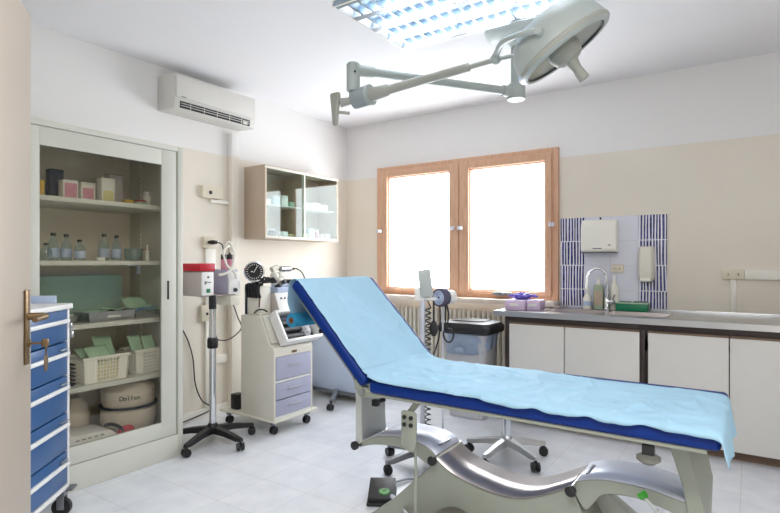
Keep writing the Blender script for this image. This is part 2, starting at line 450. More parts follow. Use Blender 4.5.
# window: wooden frame, two casements, glowing frosted panes
win = thing('window_1', 'wide brown wooden two-leaf window with bright frosted panes', 'window', (-2.3, WY, WB), kind='structure')
def frame_mb(x0, x1, y0, y1, z0, z1, w, bev=.004):
    m = MB()
    m.box(x0, x0+w, y0, y1, z0, z1, bev); m.box(x1-w, x1, y0, y1, z0, z1, bev)
    m.box(x0+w, x1-w, y0, y1, z1-w, z1, bev); m.box(x0+w, x1-w, y0, y1, z0, z0+w, bev)
    return m
obj('window_frame', frame_mb(W0+.002, W1-.002, WY-.03, WY+.1, WB, WT-.002, .055), 'wood', win)
for (x0, x1, px0, px1) in ((-3.19, -2.285, -3.105, -2.385), (-2.279, -1.405, -2.18, -1.46)):
    m = MB(); z0, z1 = WB+.035, WT-.045; g0, g1 = 1.005, 2.142
    m.box(x0, px0, WY-.055, WY+.03, z0, z1, .006); m.box(px1, x1, WY-.055, WY+.03, z0, z1, .006)
    m.box(px0, px1, WY-.055, WY+.03, g1, z1, .006); m.box(px0, px1, WY-.055, WY+.03, z0, g0, .006)
    # inner glazing bead
    for q in ((px0, px0+.012, g0, g1), (px1-.012, px1, g0, g1)): m.box(q[0], q[1], WY-.035, WY+.02, q[2], q[3], .003)
    for q in ((g1-.012, g1), (g0, g0+.012)): m.box(px0, px1, WY-.035, WY+.02, q[0], q[1], .003)
    cs = obj('casement', m, 'wood', win)
    obj('pane', MB().box(px0, px1, WY-.006, WY+.002, g0, g1), 'frost', cs)
for x in (-3.19, -2.345, -2.262, -1.40):
    obj('latch', MB().box(x-.024, x+.024, WY-.085, WY-.056, 1.572, 1.608, .006).cyl((x, WY-.075, 1.59), (x, WY-.1, 1.59), .014), 'satin', win)
obj('window_stay', MB().box(-1.93, -1.75, WY-.085, WY-.056, .972, .998, .006).box(-1.88, -1.82, WY-.12, WY-.08, .966, 1.004, .008), 'greymetal', win)
obj('window_sill', MB().box(W0-.03, -1.345, WY-.17, WY+.02, .898, .94, .005), 'marble', win)

# added window on the right-hand wall, its glowing panes fill the room with light
fill_win = thing('fill_window', 'unseen wooden window added in the right-hand wall as fill light', 'window', (RX, 1.1, WB), kind='structure')
m = MB()
for (a_, b_) in ((RW0+.002, RW0+.08), (1.06, 1.14), (RW1-.08, RW1-.002)): m.box(RX-.03, RX+.1, a_, b_, WB, WT-.002, .004)
for (a_, b_) in ((RW0+.08, 1.06), (1.14, RW1-.08)): m.box(RX-.03, RX+.1, a_, b_, WB, WB+.07, .004); m.box(RX-.03, RX+.1, a_, b_, WT-.09, WT-.002, .004)
obj('window_frame', m, 'wood', fill_win)
for (a_, b_) in ((RW0+.08, 1.06), (1.14, RW1-.08)): obj('pane', MB().box(RX+.02, RX+.03, a_, b_, WB+.07, WT-.09), 'frost_fill', fill_win)

# radiator in the niche
rad = thing('radiator', 'cream column radiator in the niche under the window', 'radiator', (-2.45, WY+.06, 0))
for i in range(28):
    x = -3.12+i*.05
    obj('radiator_section', MB().box(x, x+.032, WY-.01, WY+.12, .12, .82, .014), 'radiator', rad)
obj('radiator_pipe', MB().cyl((-3.15, WY+.05, .16), (-1.7, WY+.05, .16), .018).cyl((-3.15, WY+.05, .78), (-1.7, WY+.05, .78), .018)
    .cyl((-3.11, WY+.05, 0), (-3.11, WY+.05, .14), .016).cyl((-1.73, WY+.05, 0), (-1.73, WY+.05, .14), .016), 'radiator', rad)

# ceiling fluorescent fixture with parabolic louvre
FX0, FX1, FY0, FY1 = -1.835, -.59, 2.17, 2.88
fx = thing('ceiling_light', 'rectangular ceiling fluorescent light with mirrored grid louvre above the bed', 'ceiling light', ((FX0+FX1)/2, (FY0+FY1)/2, CZ-.12))
zb = CZ-.12
m = MB()
m.box(FX0, FX1, FY0, FY1, CZ-.008, CZ-.001)
m.box(FX0, FX0+.012, FY0, FY1, zb, CZ-.008); m.box(FX1-.012, FX1, FY0, FY1, zb, CZ-.008)
m.box(FX0+.012, FX1-.012, FY0, FY0+.012, zb, CZ-.008); m.box(FX0+.012, FX1-.012, FY1-.012, FY1, zb, CZ-.008)
obj('housing', m, 'white', fx)
rows = 4; pitch = (FY1-FY0-.03)/rows
for r_ in range(rows):
    y = FY0+.015+pitch*(r_+.5)
    obj('fluorescent_tube', MB().cyl((FX0+.03, y, CZ-.028), (FX1-.03, y, CZ-.028), .011, seg=10), 'tube', fx)
m = MB()
for r_ in range(rows+1):      # long V-shaped reflectors
    y = FY0+.015+pitch*r_
    m.prism([(y-.022, zb+.002), (y+.022, zb+.002), (y+.002, zb+.082), (y-.002, zb+.082)], 'x', FX0+.012, FX1-.012)
nb = 18
for i in range(1, nb):
    x = FX0+.012+(FX1-FX0-.024)*i/nb
    m.prism([(x-.008, zb+.004), (x+.008, zb+.004), (x+.001, zb+.078), (x-.001, zb+.078)], 'y', FY0+.016, FY1-.016)
obj('louvre', m, 'louvre', fx)

# ------------------------------------------------------------------ open door on the left
A = Vector((-1.885, .763, 0)); dd = Vector((.80, -.60, 0)).normalized()
hd = A+dd*.80
door = thing('door_1', 'open cream door leaf at the left edge of view', 'door', hd, kind='structure')
nrm = Vector((dd.y, -dd.x, 0))
if nrm.dot(-A) < 0: nrm = -nrm      # room-facing side towards the camera
DM = frameM(A, dd, nrm)             # local: x along leaf from free edge, y out of the visible face
DM3 = Matrix(((dd.x, nrm.x, 0, A.x), (dd.y, nrm.y, 0, A.y), (0, 0, 1, 0), (0, 0, 0, 1)))
obj('door_leaf', MB().box(0, .80, -.042, 0, .01, 2.052, .003, Mx=DM3), 'door', door)
hp = obj('handle_plate', MB().box(.040, .072, .0005, .008, .955, 1.185, .003, Mx=DM3), 'brass', door)
obj('lever', MB().cyl((.056, .008, 1.103), (.056, .05, 1.103), .011, Mx=DM3).tube([(.056, .05, 1.103), (.075, .058, 1.104), (.11, .056, 1.103), (.165, .053, 1.102)], [.011, .01, .0095, .008], Mx=DM3, smooth=3), 'brass', hp)
obj('keyhole_cover', MB().cyl((.056, .008, 1.02), (.056, .014, 1.02), .012, Mx=DM3), 'brass', hp)
obj('door_leaf_latch', MB().box(-.001, .0, -.032, -.01, 1.02, 1.15, 0, Mx=DM3), 'brass', door)
key = thing('key', 'brass key with small oval tag hanging in the door lock', 'key', DM3 @ Vector((.056, .014, 1.02)))
obj('key_shaft', MB().cyl((.056, .0145, 1.02), (.056, .045, 1.02), .0035, Mx=DM3).box(.05, .062, .043, .062, 1.008, 1.032, .003, Mx=DM3), 'brass', key)
obj('key_tag', MB().tube([(.056, .055, 1.012), (.05, .055, .998), (.056, .055, .985), (.062, .055, .998)], .0012, 6, Mx=DM3, smooth=4, closed=True)
    .lathe([(0, -.002), (.016, -.002), (.016, .002), (0, .002)], Mx=DM3 @ Matrix.Translation((.056, .055, .958)) @ Matrix.Rotation(R(90), 4, 'X') @ Matrix.Diagonal((1, 1.7, 1, 1))), 'brass', key)

# ------------------------------------------------------------------ glazed storage cabinet
CX = -3.09; CB = WX+.005; CY0, CY1 = .36, 2.146
cab = thing('storage_cabinet', 'tall cream metal cabinet with sliding glass doors on left wall', 'cabinet', ((CX+CB)/2, (CY0+CY1)/2, 0))
m = MB()
m.box(CB, CX, CY0, CY0+.03, 0, 2.02, .003); m.box(CB, CX, CY1-.036, CY1, 0, 2.02, .003)
m.box(CB, CX, CY0+.03, CY1-.036, 1.99, 2.02, .003)
obj('carcass', m, 'cream', cab)
obj('back_panel', MB().box(CB, CB+.01, CY0+.03, CY1-.036, .13, 1.99), 'creamin', cab)
obj('plinth', MB().box(CX-.03, CX-.002, CY0+.03, CY1-.036, 0, .148, .002), 'cream', cab)
obj('bottom_panel', MB().box(CB+.01, CX-.075, CY0+.03, CY1-.036, .13, .155, .002), 'cream', cab)
SH = (1.635, 1.278, .912, .553)
for z in SH:
    obj('shelf', MB().box(CB+.012, -3.17, CY0+.035, CY1-.04, z-.028, z, .003), 'cream', cab)
for x in (-3.53, -3.24):
    m = MB(); y = CY1-.036
    m.box(x, x+.02, y-.005, y, .18, 1.96)
    for k in range(56): m.box(x+.006, x+.014, y-.0056, y-.0051, .2+k*.031, .212+k*.031, mi=1)
    obj('shelf_rail', m, ['creamin', 'greymetal'], cab)
def sliding_door(y0, y1, g0, g1, x1):
    m = MB(); x0 = x1-.022
    m.box(x0, x1, y0, g0, .152, 1.987, .002); m.box(x0, x1, g1, y1, .152, 1.987, .002)
    m.box(x0, x1, g0, g1, 1.888, 1.987, .002); m.box(x0, x1, g0, g1, .152, .249, .002)
    d = obj('sliding_door', m, 'cream', cab)
    obj('glass_pane', MB().box(x1-.013, x1-.009, g0, g1, .249, 1.888), 'glass', d)
    return d
d = sliding_door(1.215, 2.098, 1.293, 1.994, CX-.003)
obj('recessed_grip', MB().box(CX-.0028, CX-.0012, 2.032, 2.046, 1.03, 1.15, .0005), 'dark', d)
sliding_door(.395, 1.262, .475, 1.185, CX-.030)

# contents of the cabinet (each one lifts out)
GB = 'packs and boxes on the top cabinet shelf'
def carton(name, label, x, y, z, dx, dy, dz, m_, cat='box', group=None, rot=0, band=None, lid=None):
    o = thing(name, label, cat, (x, y, z), group)
    obj('carton_body', MB().box(x-dx/2, x+dx/2, y-dy/2, y+dy/2, z+.0005, z+dz, .002), m_, o)
    if band: obj('printed_label', MB().box(x+dx/2, x+dx/2+.0006, y-dy*.4, y+dy*.4, z+dz*band[1], z+dz*band[2]), band[0], o)
    if lid: obj('carton_flap', MB().box(x-dx/2, x+dx/2, y-dy/2, y+dy/2, z+dz, z+dz+.004, .001), lid, o)
    o.rotation_euler.z = rot
    return o
s1 = SH[0]
carton('yellow_carton', 'narrow yellow carton at far left of the top cabinet shelf', -3.37, 1.40, s1, .08, .035, .10, 'yellow', group=GB)
carton('medicine_carton', 'white carton with pink print, left of two, on top cabinet shelf', -3.33, 1.545, s1, .06, .085, .115, 'offwhite', group=GB, band=('pink', .12, .85))
carton('dark_carton', 'dark navy carton standing behind pink-printed carton on top cabinet shelf', -3.43, 1.515, s1, .06, .075, .185, 'navybox', group=GB)
carton('medicine_carton', 'smaller white carton with pink print, right of two, top cabinet shelf', -3.33, 1.645, s1, .06, .08, .10, 'offwhite', group=GB, band=('pink', .12, .8))
carton('tray_carton', 'low white carton with black lid behind pink cartons, top cabinet shelf', -3.45, 1.72, s1, .10, .13, .13, 'offwhite', group=GB, lid='dark')
carton('tall_carton', 'white and pale yellow carton in middle of top cabinet shelf', -3.33, 1.765, s1, .065, .082, .155, 'offwhite', group=GB, band=('paleyellow', .02, .5))
carton('grey_carton', 'tall grey carton behind the white and yellow one, top cabinet shelf', -3.42, 1.86, s1, .07, .09, .195, 'greyplastic', group=GB, lid='dark')
o = thing('tape_roll', 'small yellow roll of tape lying on top cabinet shelf', 'tape', (-3.34, 1.915, s1), GB)
obj('roll', MB().lathe([(.018, 0), (.034, 0), (.034, .035), (.018, .035), (.018, 0)], (-3.34, 1.915, s1+.0005)), 'yellow', o)
o = thing('sponge_pack', 'flat green pack with red top on the top cabinet shelf', 'pack', (-3.34, 1.99, s1), GB)
obj('pack_body', MB().box(-3.38, -3.30, 1.955, 2.035, s1+.0005, s1+.03, .008), 'sage', o)
obj('pack_cover', MB().box(-3.37, -3.31, 1.965, 2.025, s1+.03, s1+.042, .004), 'red', o)
o = thing('white_jar', 'white plastic jar at the right end of the top cabinet shelf', 'jar', (-3.40, 2.08, s1), GB)
obj('jar_body', MB().lathe([(0, .0005), (.026, .0005), (.028, .01), (.028, .08), (.02, .09), (0, .09)], (-3.40, 2.08, s1)), 'offwhite', o)
obj('jar_lid', MB().lathe([(0, .09), (.022, .09), (.022, .11), (0, .11)], (-3.40, 2.08, s1)), 'white', o)

s2 = SH[1]
def bottle(x, y, h, label, group='glass bottles on the second cabinet shelf', z=None, lab=True):
    z = s2 if z is None else z
    r = .03
    o = thing('glass_bottle', label, 'bottle', (x, y, z), group)
    obj('bottle_glass', MB().lathe([(0, .0005), (r, .0005), (r, h*.55), (r*.8, h*.68), (.011, h*.78), (.011, h*.92), (0, h*.92)], (x, y, z), 20), 'bottle', o)
    obj('bottle_cap', MB().lathe([(0, h*.90), (.014, h*.90), (.014, h), (0, h)], (x, y, z), 16), 'dark', o)
    if lab: obj('bottle_label', MB().lathe([(r+.0006, h*.12), (r+.0006, h*.45)], (x, y, z), 20), 'paleblue', o)
bottle(-3.34, 1.43, .10, 'shortest clear bottle at far left of second cabinet shelf', lab=False)
bottle(-3.38, 1.485, .162, 'tall clear bottle left of the pair with blue labels, second cabinet shelf')
bottle(-3.37, 1.552, .158, 'tall blue-labelled bottle second of left cluster, second cabinet shelf')
bottle(-3.31, 1.60, .125, 'shorter blue-labelled bottle at the front of left bottle cluster, second cabinet shelf')
bottle(-3.36, 1.77, .168, 'clear bottle, left one of the middle pair on second cabinet shelf')
bottle(-3.36, 1.85, .162, 'clear bottle, right one of the middle pair on second cabinet shelf')
o = thing('glass_jar', 'wide low cloudy jar right of the bottles on second cabinet shelf', 'jar', (-3.37, 1.97, s2))
obj('jar_glass', MB().lathe([(0, .0005), (.055, .0005), (.058, .08), (.052, .08), (.05, .008), (0, .008)], (-3.37, 1.97, s2)), 'bottle', o)
o = thing('spray_vial', 'slim white vial with nozzle near right end, second cabinet shelf', 'vial', (-3.31, 2.03, s2))
obj('vial_body', MB().lathe([(0, .0005), (.014, .0005), (.014, .06), (.006, .07), (.006, .105), (0, .105)], (-3.31, 2.03, s2), 16), 'offwhite', o)
carton('red_topped_carton', 'small pale carton with red top at right end of second cabinet shelf', -3.42, 2.07, s2, .06, .05, .075, 'canvas', lid='red')
carton('white_slip_box', 'tiny white box before the middle bottles on second cabinet shelf', -3.24, 1.685, s2, .03, .045, .018, 'offwhite')

s3 = SH[2]
def tray(x, y, dx, dy, h, label, z=s3):
    o = thing('instrument_tray', label, 'tray', (x, y, z), 'steel trays on the third cabinet shelf')
    m = MB(); t = .004
    m.box(x-dx/2, x+dx/2, y-dy/2, y+dy/2, z+.0005, z+.004, 0)
    def ring(e, zz): return [(x-dx/2-e, y-dy/2-e, zz), (x+dx/2+e, y-dy/2-e, zz), (x+dx/2+e, y+dy/2+e, zz), (x-dx/2-e, y+dy/2+e, zz)]
    m.loft([ring(0, z+.001), ring(.008, z+h), ring(.016, z+h), ring(.016, z+h-.004), ring(.004, z+h-.004), ring(-.004, z+.004)], cap=False)
    obj('tray_body', m, 'steel', o)
    return o
o = tray(-3.31, 1.75, .17, .27, .06, 'long steel instrument tray on third cabinet shelf, green packs inside')
obj('tray_label', MB().box(-3.2215, -3.2205, 1.72, 1.80, s3+.02, s3+.04), 'white', o)
tray(-3.33, 2.0, .15, .16, .035, 'low steel tray at the right of third cabinet shelf, blue packets on it')
o = thing('kidney_bowl', 'small steel bowl at left of the third cabinet shelf beside long tray', 'bowl', (-3.29, 1.545, s3))
obj('bowl_body', MB().lathe([(0, .001), (.03, .001), (.048, .045), (.052, .045), (.046, .042), (.029, .004), (0, .004)], (-3.29, 1.545, s3)), 'steel', o)
def packet(name, label, c, sx, sy, rz, rx, ry, m_, group, cat='packet', sz=.004):
    o = thing(name, label, cat, c, group)
    def f(u, v):
        x = (u-.5)*sx; y = (v-.5)*sy
        return Vector((c[0]+x, c[1]+y, c[2]+.012*noise.noise(Vector((x*14+c[1]*9, y*14+c[2]*7, c[0])))+.004))
    obj('packet_sheet', MB().grid(f, 8, 8), m_, o, solid=sz)
    o.rotation_euler = (R(rx), R(ry), R(rz))
    return o
G3 = 'sterile packs in the steel trays'
packet('green_pack', 'pale green sterile pack lying at left inside long steel tray', (-3.31, 1.68, s3+.055), .14, .11, 10, 4, -6, 'sage', G3)
packet('green_pack', 'pale green sterile pack with raised corner at middle of long steel tray', (-3.31, 1.77, s3+.058), .13, .10, -20, -8, -8, 'sage', G3)
packet('green_pack', 'pale green sterile pack at right end inside long steel tray', (-3.33, 1.845, s3+.055), .12, .09, 15, 8, -6, 'sage', G3)
packet('blue_packet', 'blue packet lying on the low right steel tray in cabinet', (-3.27, 1.965, s3+.05), .08, .15, 6, 5, -4, 'blue', G3)
packet('green_pack', 'pale green pack leaning behind the blue packet in cabinet', (-3.39, 1.99, s3+.085), .11, .15, 0, 4, 38, 'sage', G3)
packet('green_pack', 'folded green pack, rightmost, on the low right steel tray', (-3.29, 2.045, s3+.056), .09, .07, 25, 12, 10, 'sage', G3)
o = thing('green_folder', 'large translucent green plastic folder standing at back of third cabinet shelf', 'folder', (-3.56, 1.63, s3))
obj('folder_sheet', MB().box(-3.575, -3.56, 1.22, 2.0, s3+.001, s3+.27, .004), 'folder', o)
o = thing('wall_bracket', 'small pale bracket under the second cabinet shelf', 'bracket', (-3.40, 1.99, s2-.029))
obj('bracket_arm', MB().box(-3.46, -3.36, 1.93, 2.01, s2-.034, s2-.0285, .001).box(-3.37, -3.355, 1.985, 2.01, s2-.085, s2-.03, .002), 'paleblue', o)

s4 = SH[3]
def basket(x, y, dx, dy, h, label, m_, fill):
    o = thing('plastic_basket', label, 'basket', (x, y, s4), 'plastic baskets on the lowest cabinet shelf')
    m = MB()
    m.box(x-dx/2+.012, x+dx/2-.012, y-dy/2+.012, y+dy/2-.012, s4+.0005, s4+.005)
    # woven side walls: verticals and horizontals
    def wall(p0, p1, n):
        for i in range(n+1):
            t = i/n; q = [p0[k]+(p1[k]-p0[k])*t for k in range(2)]
            qi = [x+(q[0]-x)*.9, y+(q[1]-y)*.93]
            w = .008 if i % n else .014
            m.tube([(qi[0], qi[1], s4+.004), (q[0], q[1], s4+h-.01)], w*.5, 6)
        for k in range(7):
            t = (k+.5)/7; e = .9+.1*t; f_ = .93+.07*t
            a = (x+(p0[0]-x)*e, y+(p0[1]-y)*f_, s4+h*t); b_ = (x+(p1[0]-x)*e, y+(p1[1]-y)*f_, s4+h*t)
            m.tube([a, b_], .0035, 6)
    c = [(x-dx/2, y-dy/2), (x+dx/2, y-dy/2), (x+dx/2, y+dy/2), (x-dx/2, y+dy/2)]
    for i in range(4):
        a, b_ = c[i], c[(i+1) % 4]; wall(a, b_, 14 if abs(a[1]-b_[1]) > abs(a[0]-b_[0]) else 9)
    obj('basket_mesh', m, m_, o)
    # solid panels on the front face and the corners
    m = MB()
    xf = x+dx/2
    for (a, b_) in ((y-dy/2, y-dy*.22), (y+dy*.30, y+dy/2)):
        m.loft([[(x+dx/2*.9+.002, y+(a-y)*.93, s4+.002), (x+dx/2*.9+.002, y+(b_-y)*.93, s4+.002), (x+dx/2*.9-.002, y+(b_-y)*.93, s4+.002), (x+dx/2*.9-.002, y+(a-y)*.93, s4+.002)],
                [(xf+.003, a, s4+h), (xf+.003, b_, s4+h), (xf-.001, b_, s4+h), (xf-.001, a, s4+h)]])
    obj('basket_panel', m, m_, o)
    m = MB()
    m.tube([(c[0][0]-.004, c[0][1]-.004, s4+h), (c[1][0]+.004, c[1][1]-.004, s4+h), (c[2][0]+.004, c[2][1]+.004, s4+h), (c[3][0]-.004, c[3][1]+.004, s4+h)], .008, 8, closed=True)
    obj('basket_rim', m, m_, o)
    if fill: obj('basket_liner', MB().box(x-dx*.42, x+dx*.42, y-dy*.42, y+dy*.42, s4+.006, s4+h*.8, .004), fill, o)
    return o
basket(-3.29, 1.70, .19, .27, .15, 'white plastic basket left of two on lowest shelf, pale green papers inside', 'offwhite', 'paleyellow')
basket(-3.31, 1.99, .17, .19, .15, 'smaller white plastic basket at right on lowest cabinet shelf, two green packs standing inside', 'offwhite', 'paleblue')
G4 = 'paper packs in the plastic baskets'
packet('paper_pack', 'bright green pack leaning in front of the white basket contents', (-3.265, 1.68, s4+.172), .09, .13, 0, 4, 38, 'sage', G4)
packet('paper_pack', 'pale yellow-green ribbed pack at the right inside the white basket', (-3.315, 1.745, s4+.195), .14, .12, 0, -4, 52, 'sage', G4)
packet('paper_pack', 'flat green pack at left edge of the white basket', (-3.345, 1.635, s4+.165), .10, .07, 0, 4, 25, 'sage', G4)
packet('paper_pack', 'pale green pack standing tilted at left in the right basket', (-3.30, 1.94, s4+.185), .12, .085, 0, -4, 58, 'sage', G4)
packet('paper_pack', 'pale green pack standing at right end of the right basket', (-3.31, 2.035, s4+.185), .10, .08, 0, 3, 60, 'sage', G4)
o = thing('dark_basket', 'small dark basket at left of the lowest shelf behind blue cart', 'basket', (-3.31, 1.46, s4))
m = MB()
for k in range(6): m.tube([(-3.39, 1.38, s4+.012+k*.022), (-3.23, 1.38, s4+.012+k*.022), (-3.23, 1.535, s4+.012+k*.022), (-3.39, 1.535, s4+.012+k*.022)], .005, 6, closed=True)
m.box(-3.385, -3.235, 1.385, 1.53, s4+.0005, s4+.006)
obj('basket_mesh', m, 'dark', o)

# cabinet bottom
zb0 = .1555
def bag(name, label, c, r, h, m_, squash=(1, 1), cat='bag'):
    o = thing(name, label, cat, c)
    def f(u, v):
        a = u*2*math.pi; t = v
        rr = (math.sin(math.pi*(.06+.88*t))**.45)
        w = 1+.10*noise.noise(Vector((math.cos(a)*1.6+c[0]*3, math.sin(a)*1.6+c[1]*5, t*3)))
        return Vector((c[0]+math.cos(a)*r*squash[0]*rr*w, c[1]+math.sin(a)*r*squash[1]*rr*w, c[2]+.001+h*t))
    obj('bag_body', MB().grid(f, 28, 14), m_, o)
    return o
o = thing('first_aid_bag', 'round cream bag printed with green lettering in cabinet bottom', 'bag', (-3.36, 1.93, zb0))
def f(u, v):
    a = u*2*math.pi
    prof = [(0, .0), (.92, .0), (1.0, .06), (1.0, .13), (.9, .15), (.96, .17), (.98, .26), (.72, .30), (0, .31)]
    k = v*(len(prof)-1); i = min(int(k), len(prof)-2); t = k-i
    rr = prof[i][0]+(prof[i+1][0]-prof[i][0])*t; zz = prof[i][1]+(prof[i+1][1]-prof[i][1])*t
    w = 1+.03*noise.noise(Vector((math.cos(a)*2, math.sin(a)*2, zz*9)))
    return Vector((-3.36+math.cos(a)*.16*rr*w, 1.93+math.sin(a)*.165*rr*w, zb0+.04+zz))
obj('bag_body', MB().grid(f, 48, 24), 'canvas', o)
obj('bag_strap', MB().tube([(-3.36+.163*math.cos(t), 1.93+.167*math.sin(t), zb0+.04+.155) for t in [k*math.pi/16 for k in range(32)]], .008, 8, closed=True), 'navybox', o)
m = MB()
for i_, ch in enumerate('Dolfen'):
    an = R(-26+(i_-2.5)*6.8)
    px = Vector((-3.36+.1605*math.cos(an), 1.93+.1655*math.sin(an), zb0+.04+.22))
    text_mb(ch, .04, frameM(px, (-math.sin(an), math.cos(an), 0), (0, 0, 1)), .0012, m)
obj('bag_lettering', m, 'darkgreen', o, label='dark green printed lettering')
carton('dark_flat_box', 'flat dark speckled box lying beneath the printed cream bag', -3.33, 1.955, zb0, .30, .27, .036, 'navybox')
o = bag('cloth_bag', 'smaller crumpled cream cloth bag left of printed bag, cabinet bottom', (-3.50, 1.645, zb0), .10, .27, 'canvas', (.9, 1))
o = thing('white_folder_box', 'long low white case lying at left of the cabinet bottom', 'case', (-3.31, 1.52, zb0))
obj('case_body', MB().prism([(1.30, zb0+.001), (1.77, zb0+.001), (1.76, zb0+.075), (1.72, zb0+.105), (1.30, zb0+.13)], 'x', -3.395, -3.19, .008), 'white', o)
m = MB()
for k in range(5): m.box(-3.1898, -3.1892, 1.52+k*.035, 1.54+k*.035, zb0+.085, zb0+.092)
obj('case_marks', m, 'grey', o)
o = thing('red_pouch', 'small red pouch between white case and printed bag, cabinet bottom', 'pouch', (-3.19, 1.815, zb0))
obj('pouch_body', MB().ball((-3.185, 1.815, zb0+.056), .055, (.36, 1.1, 1)), 'red', o)
o = thing('black_strap', 'black strap with white buckle lying before the cloth bag', 'strap', (-3.25, 1.72, zb0))
obj('strap_band', MB().tube([(-3.27, 1.73, zb0+.115), (-3.22, 1.75, zb0+.125), (-3.185, 1.78, zb0+.10), (-3.175, 1.80, zb0+.05), (-3.172, 1.80, zb0+.012)], .011, 8, smooth=4), 'dark', o)

# ------------------------------------------------------------------ blue medication cart (built square, then turned)
mc = thing('medication_cart', 'white trolley with blue drawers between open door and glass cabinet', 'trolley', (-2.86, 1.33, 0))
O_ = Vector((-2.86, 1.33, 0))
# local authoring: x = out of the drawer front, y = along the front (far corner at 0, near corner at -.46)
def L(x): return O_.x+x
def K(y): return O_.y+y
m = MB()
m.box(L(-.22), L(0), K(-.50), K(-.485), .14, 1.045, .004); m.box(L(-.22), L(.004), K(-.016), K(0), .14, 1.045, .004)
m.box(L(-.22), L(-.21), K(-.485), K(-.016), .14, 1.03); m.box(L(-.22), L(.002), K(-.5), K(0), .13, .152, .004)
obj('cart_body', m, 'white', mc)
m = MB()
m.box(L(-.225), L(.018), K(-.51), K(.008), 1.035, 1.062, .006)
obj('cart_top', m, 'white', mc)
m = MB()
m.prism([(K(-.51), 1.0625), (K(.004), 1.0625), (K(.004), 1.10), (K(-.015), 1.112), (K(-.51), 1.112)], 'x', L(-.225), L(-.215), .002)
m.box(L(-.215), L(-.06), K(-.004), K(.004), 1.0625, 1.10, .002)
obj('top_rim', m, 'paleblue', mc)
zs = [1.035, .872, .702, .516, .322, .155]
for a_, b_ in zip(zs[:-1], zs[1:]):
    dr = obj('drawer', MB().box(L(-.2), L(0), K(-.483), K(-.018), b_+.004, a_-.004, .003), 'bluedrawer', mc)
    obj('drawer_rail', MB().box(L(.0), L(.016), K(-.483), K(-.018), a_-.07, a_-.05, .005), 'white', dr)
    if b_ < .8: obj('drawer_tab', MB().box(L(.0), L(.014), K(-.10), K(-.03), a_-.038, a_-.033, .001), 'steel', dr)
pl = obj('lock_hasp', MB().box(L(-.004), L(.012), K(-.006), K(.012), .935, .96, .002), 'steel', mc)
obj('padlock', MB().box(L(.002), L(.014), K(.004), K(.03), .885, .915, .004).tube([(L(.008), K(.010), .914), (L(.008), K(.010), .938), (L(.008), K(.017), .945), (L(.008), K(.024), .938), (L(.008), K(.024), .914)], .003, 8, smooth=3), 'steel', pl)
obj('corner_bumper', MB().box(L(-.03), L(.03), K(-.03), K(.03), .118, .135, .006), 'greymetal', mc)
for (cx_, cy_) in ((-.02, -.03), (-.02, -.47), (-.19, -.03), (-.19, -.47)):
    c = obj('caster', MB().cyl((L(cx_), K(cy_)-.012, .045), (L(cx_), K(cy_)+.012, .045), .045, seg=24), 'dark', mc)
    obj('caster_fork', MB().box(L(cx_)-.018, L(cx_)+.018, K(cy_)-.02, K(cy_)-.014, .035, .118, .003).box(L(cx_)-.018, L(cx_)+.018, K(cy_)+.014, K(cy_)+.02, .035, .118, .003).box(L(cx_)-.02, L(cx_)+.02, K(cy_)-.02, K(cy_)+.02, .1, .13, .003), 'greymetal', c)
mc.rotation_euler.z = R(41)
o = thing('blue_tray_liner', 'small blue pad lying on top of the drawer trolley', 'pad', (-2.99, 1.06, 1.064))
obj('pad_sheet', MB().box(-3.03, -2.95, .99, 1.12, 1.0645, 1.078, .004), 'blue', o); o.rotation_euler.z = R(41)

# ------------------------------------------------------------------ air conditioner, ducts, sockets on the left wall
ac = thing('air_conditioner', 'white split air conditioner high on left wall near ceiling', 'air conditioner', (WX, 2.7, 2.35))
aY0, aY1 = 2.33, 3.09
prof = [(WX+.001, 2.398), (-3.53, 2.39), (-3.475, 2.39), (-3.46, 2.402), (-3.455, 2.45), (-3.455, 2.62), (-3.47, 2.65), (WX+.001, 2.655)]
obj('ac_body', MB().prism(prof, 'y', aY0, aY1, .008), 'acwhite', ac)
obj('front_panel', MB().box(-3.456, -3.444, aY0+.01, aY1-.01, 2.474, 2.64, .005), 'acwhite', ac)
M1 = frameM((-3.456, 2.7, 2.424), (0, 1, 0), (.08, 0, 1))
obj('air_outlet', MB().box(-.325, .33, -.024, .026, -.004, .0035, 0, Mx=M1), 'dark', ac)
m = MB()
for k in (-.006, .011): m.box(-.32, .32, k-.002, k+.002, .002, .010, .001, Mx=M1)
for k in range(5): m.box(-.24+k*.12, -.236+k*.12, -.022, .024, .002, .006, .001, Mx=M1)
obj('louvre_vane', m, 'acwhite', ac)
obj('ac_display', MB().box(.255, .30, -.018, .006, .004, .011, .003, Mx=M1), 'creamplastic', ac)
obj('outlet_frame', MB().box(-.335, .345, .026, .031, -.002, .007, .003, Mx=M1).box(-.335, .345, -.030, -.024, -.002, .007, .003, Mx=M1), 'acwhite', ac)
obj('ac_badge', MB().box(-3.444, -3.4434, aY0+.05, aY0+.09, 2.478, 2.485), 'grey', ac)
struct('trim_1', MB().box(WX, WX+.055, 2.975, 3.055, .0, 2.351, .004), 'wall')

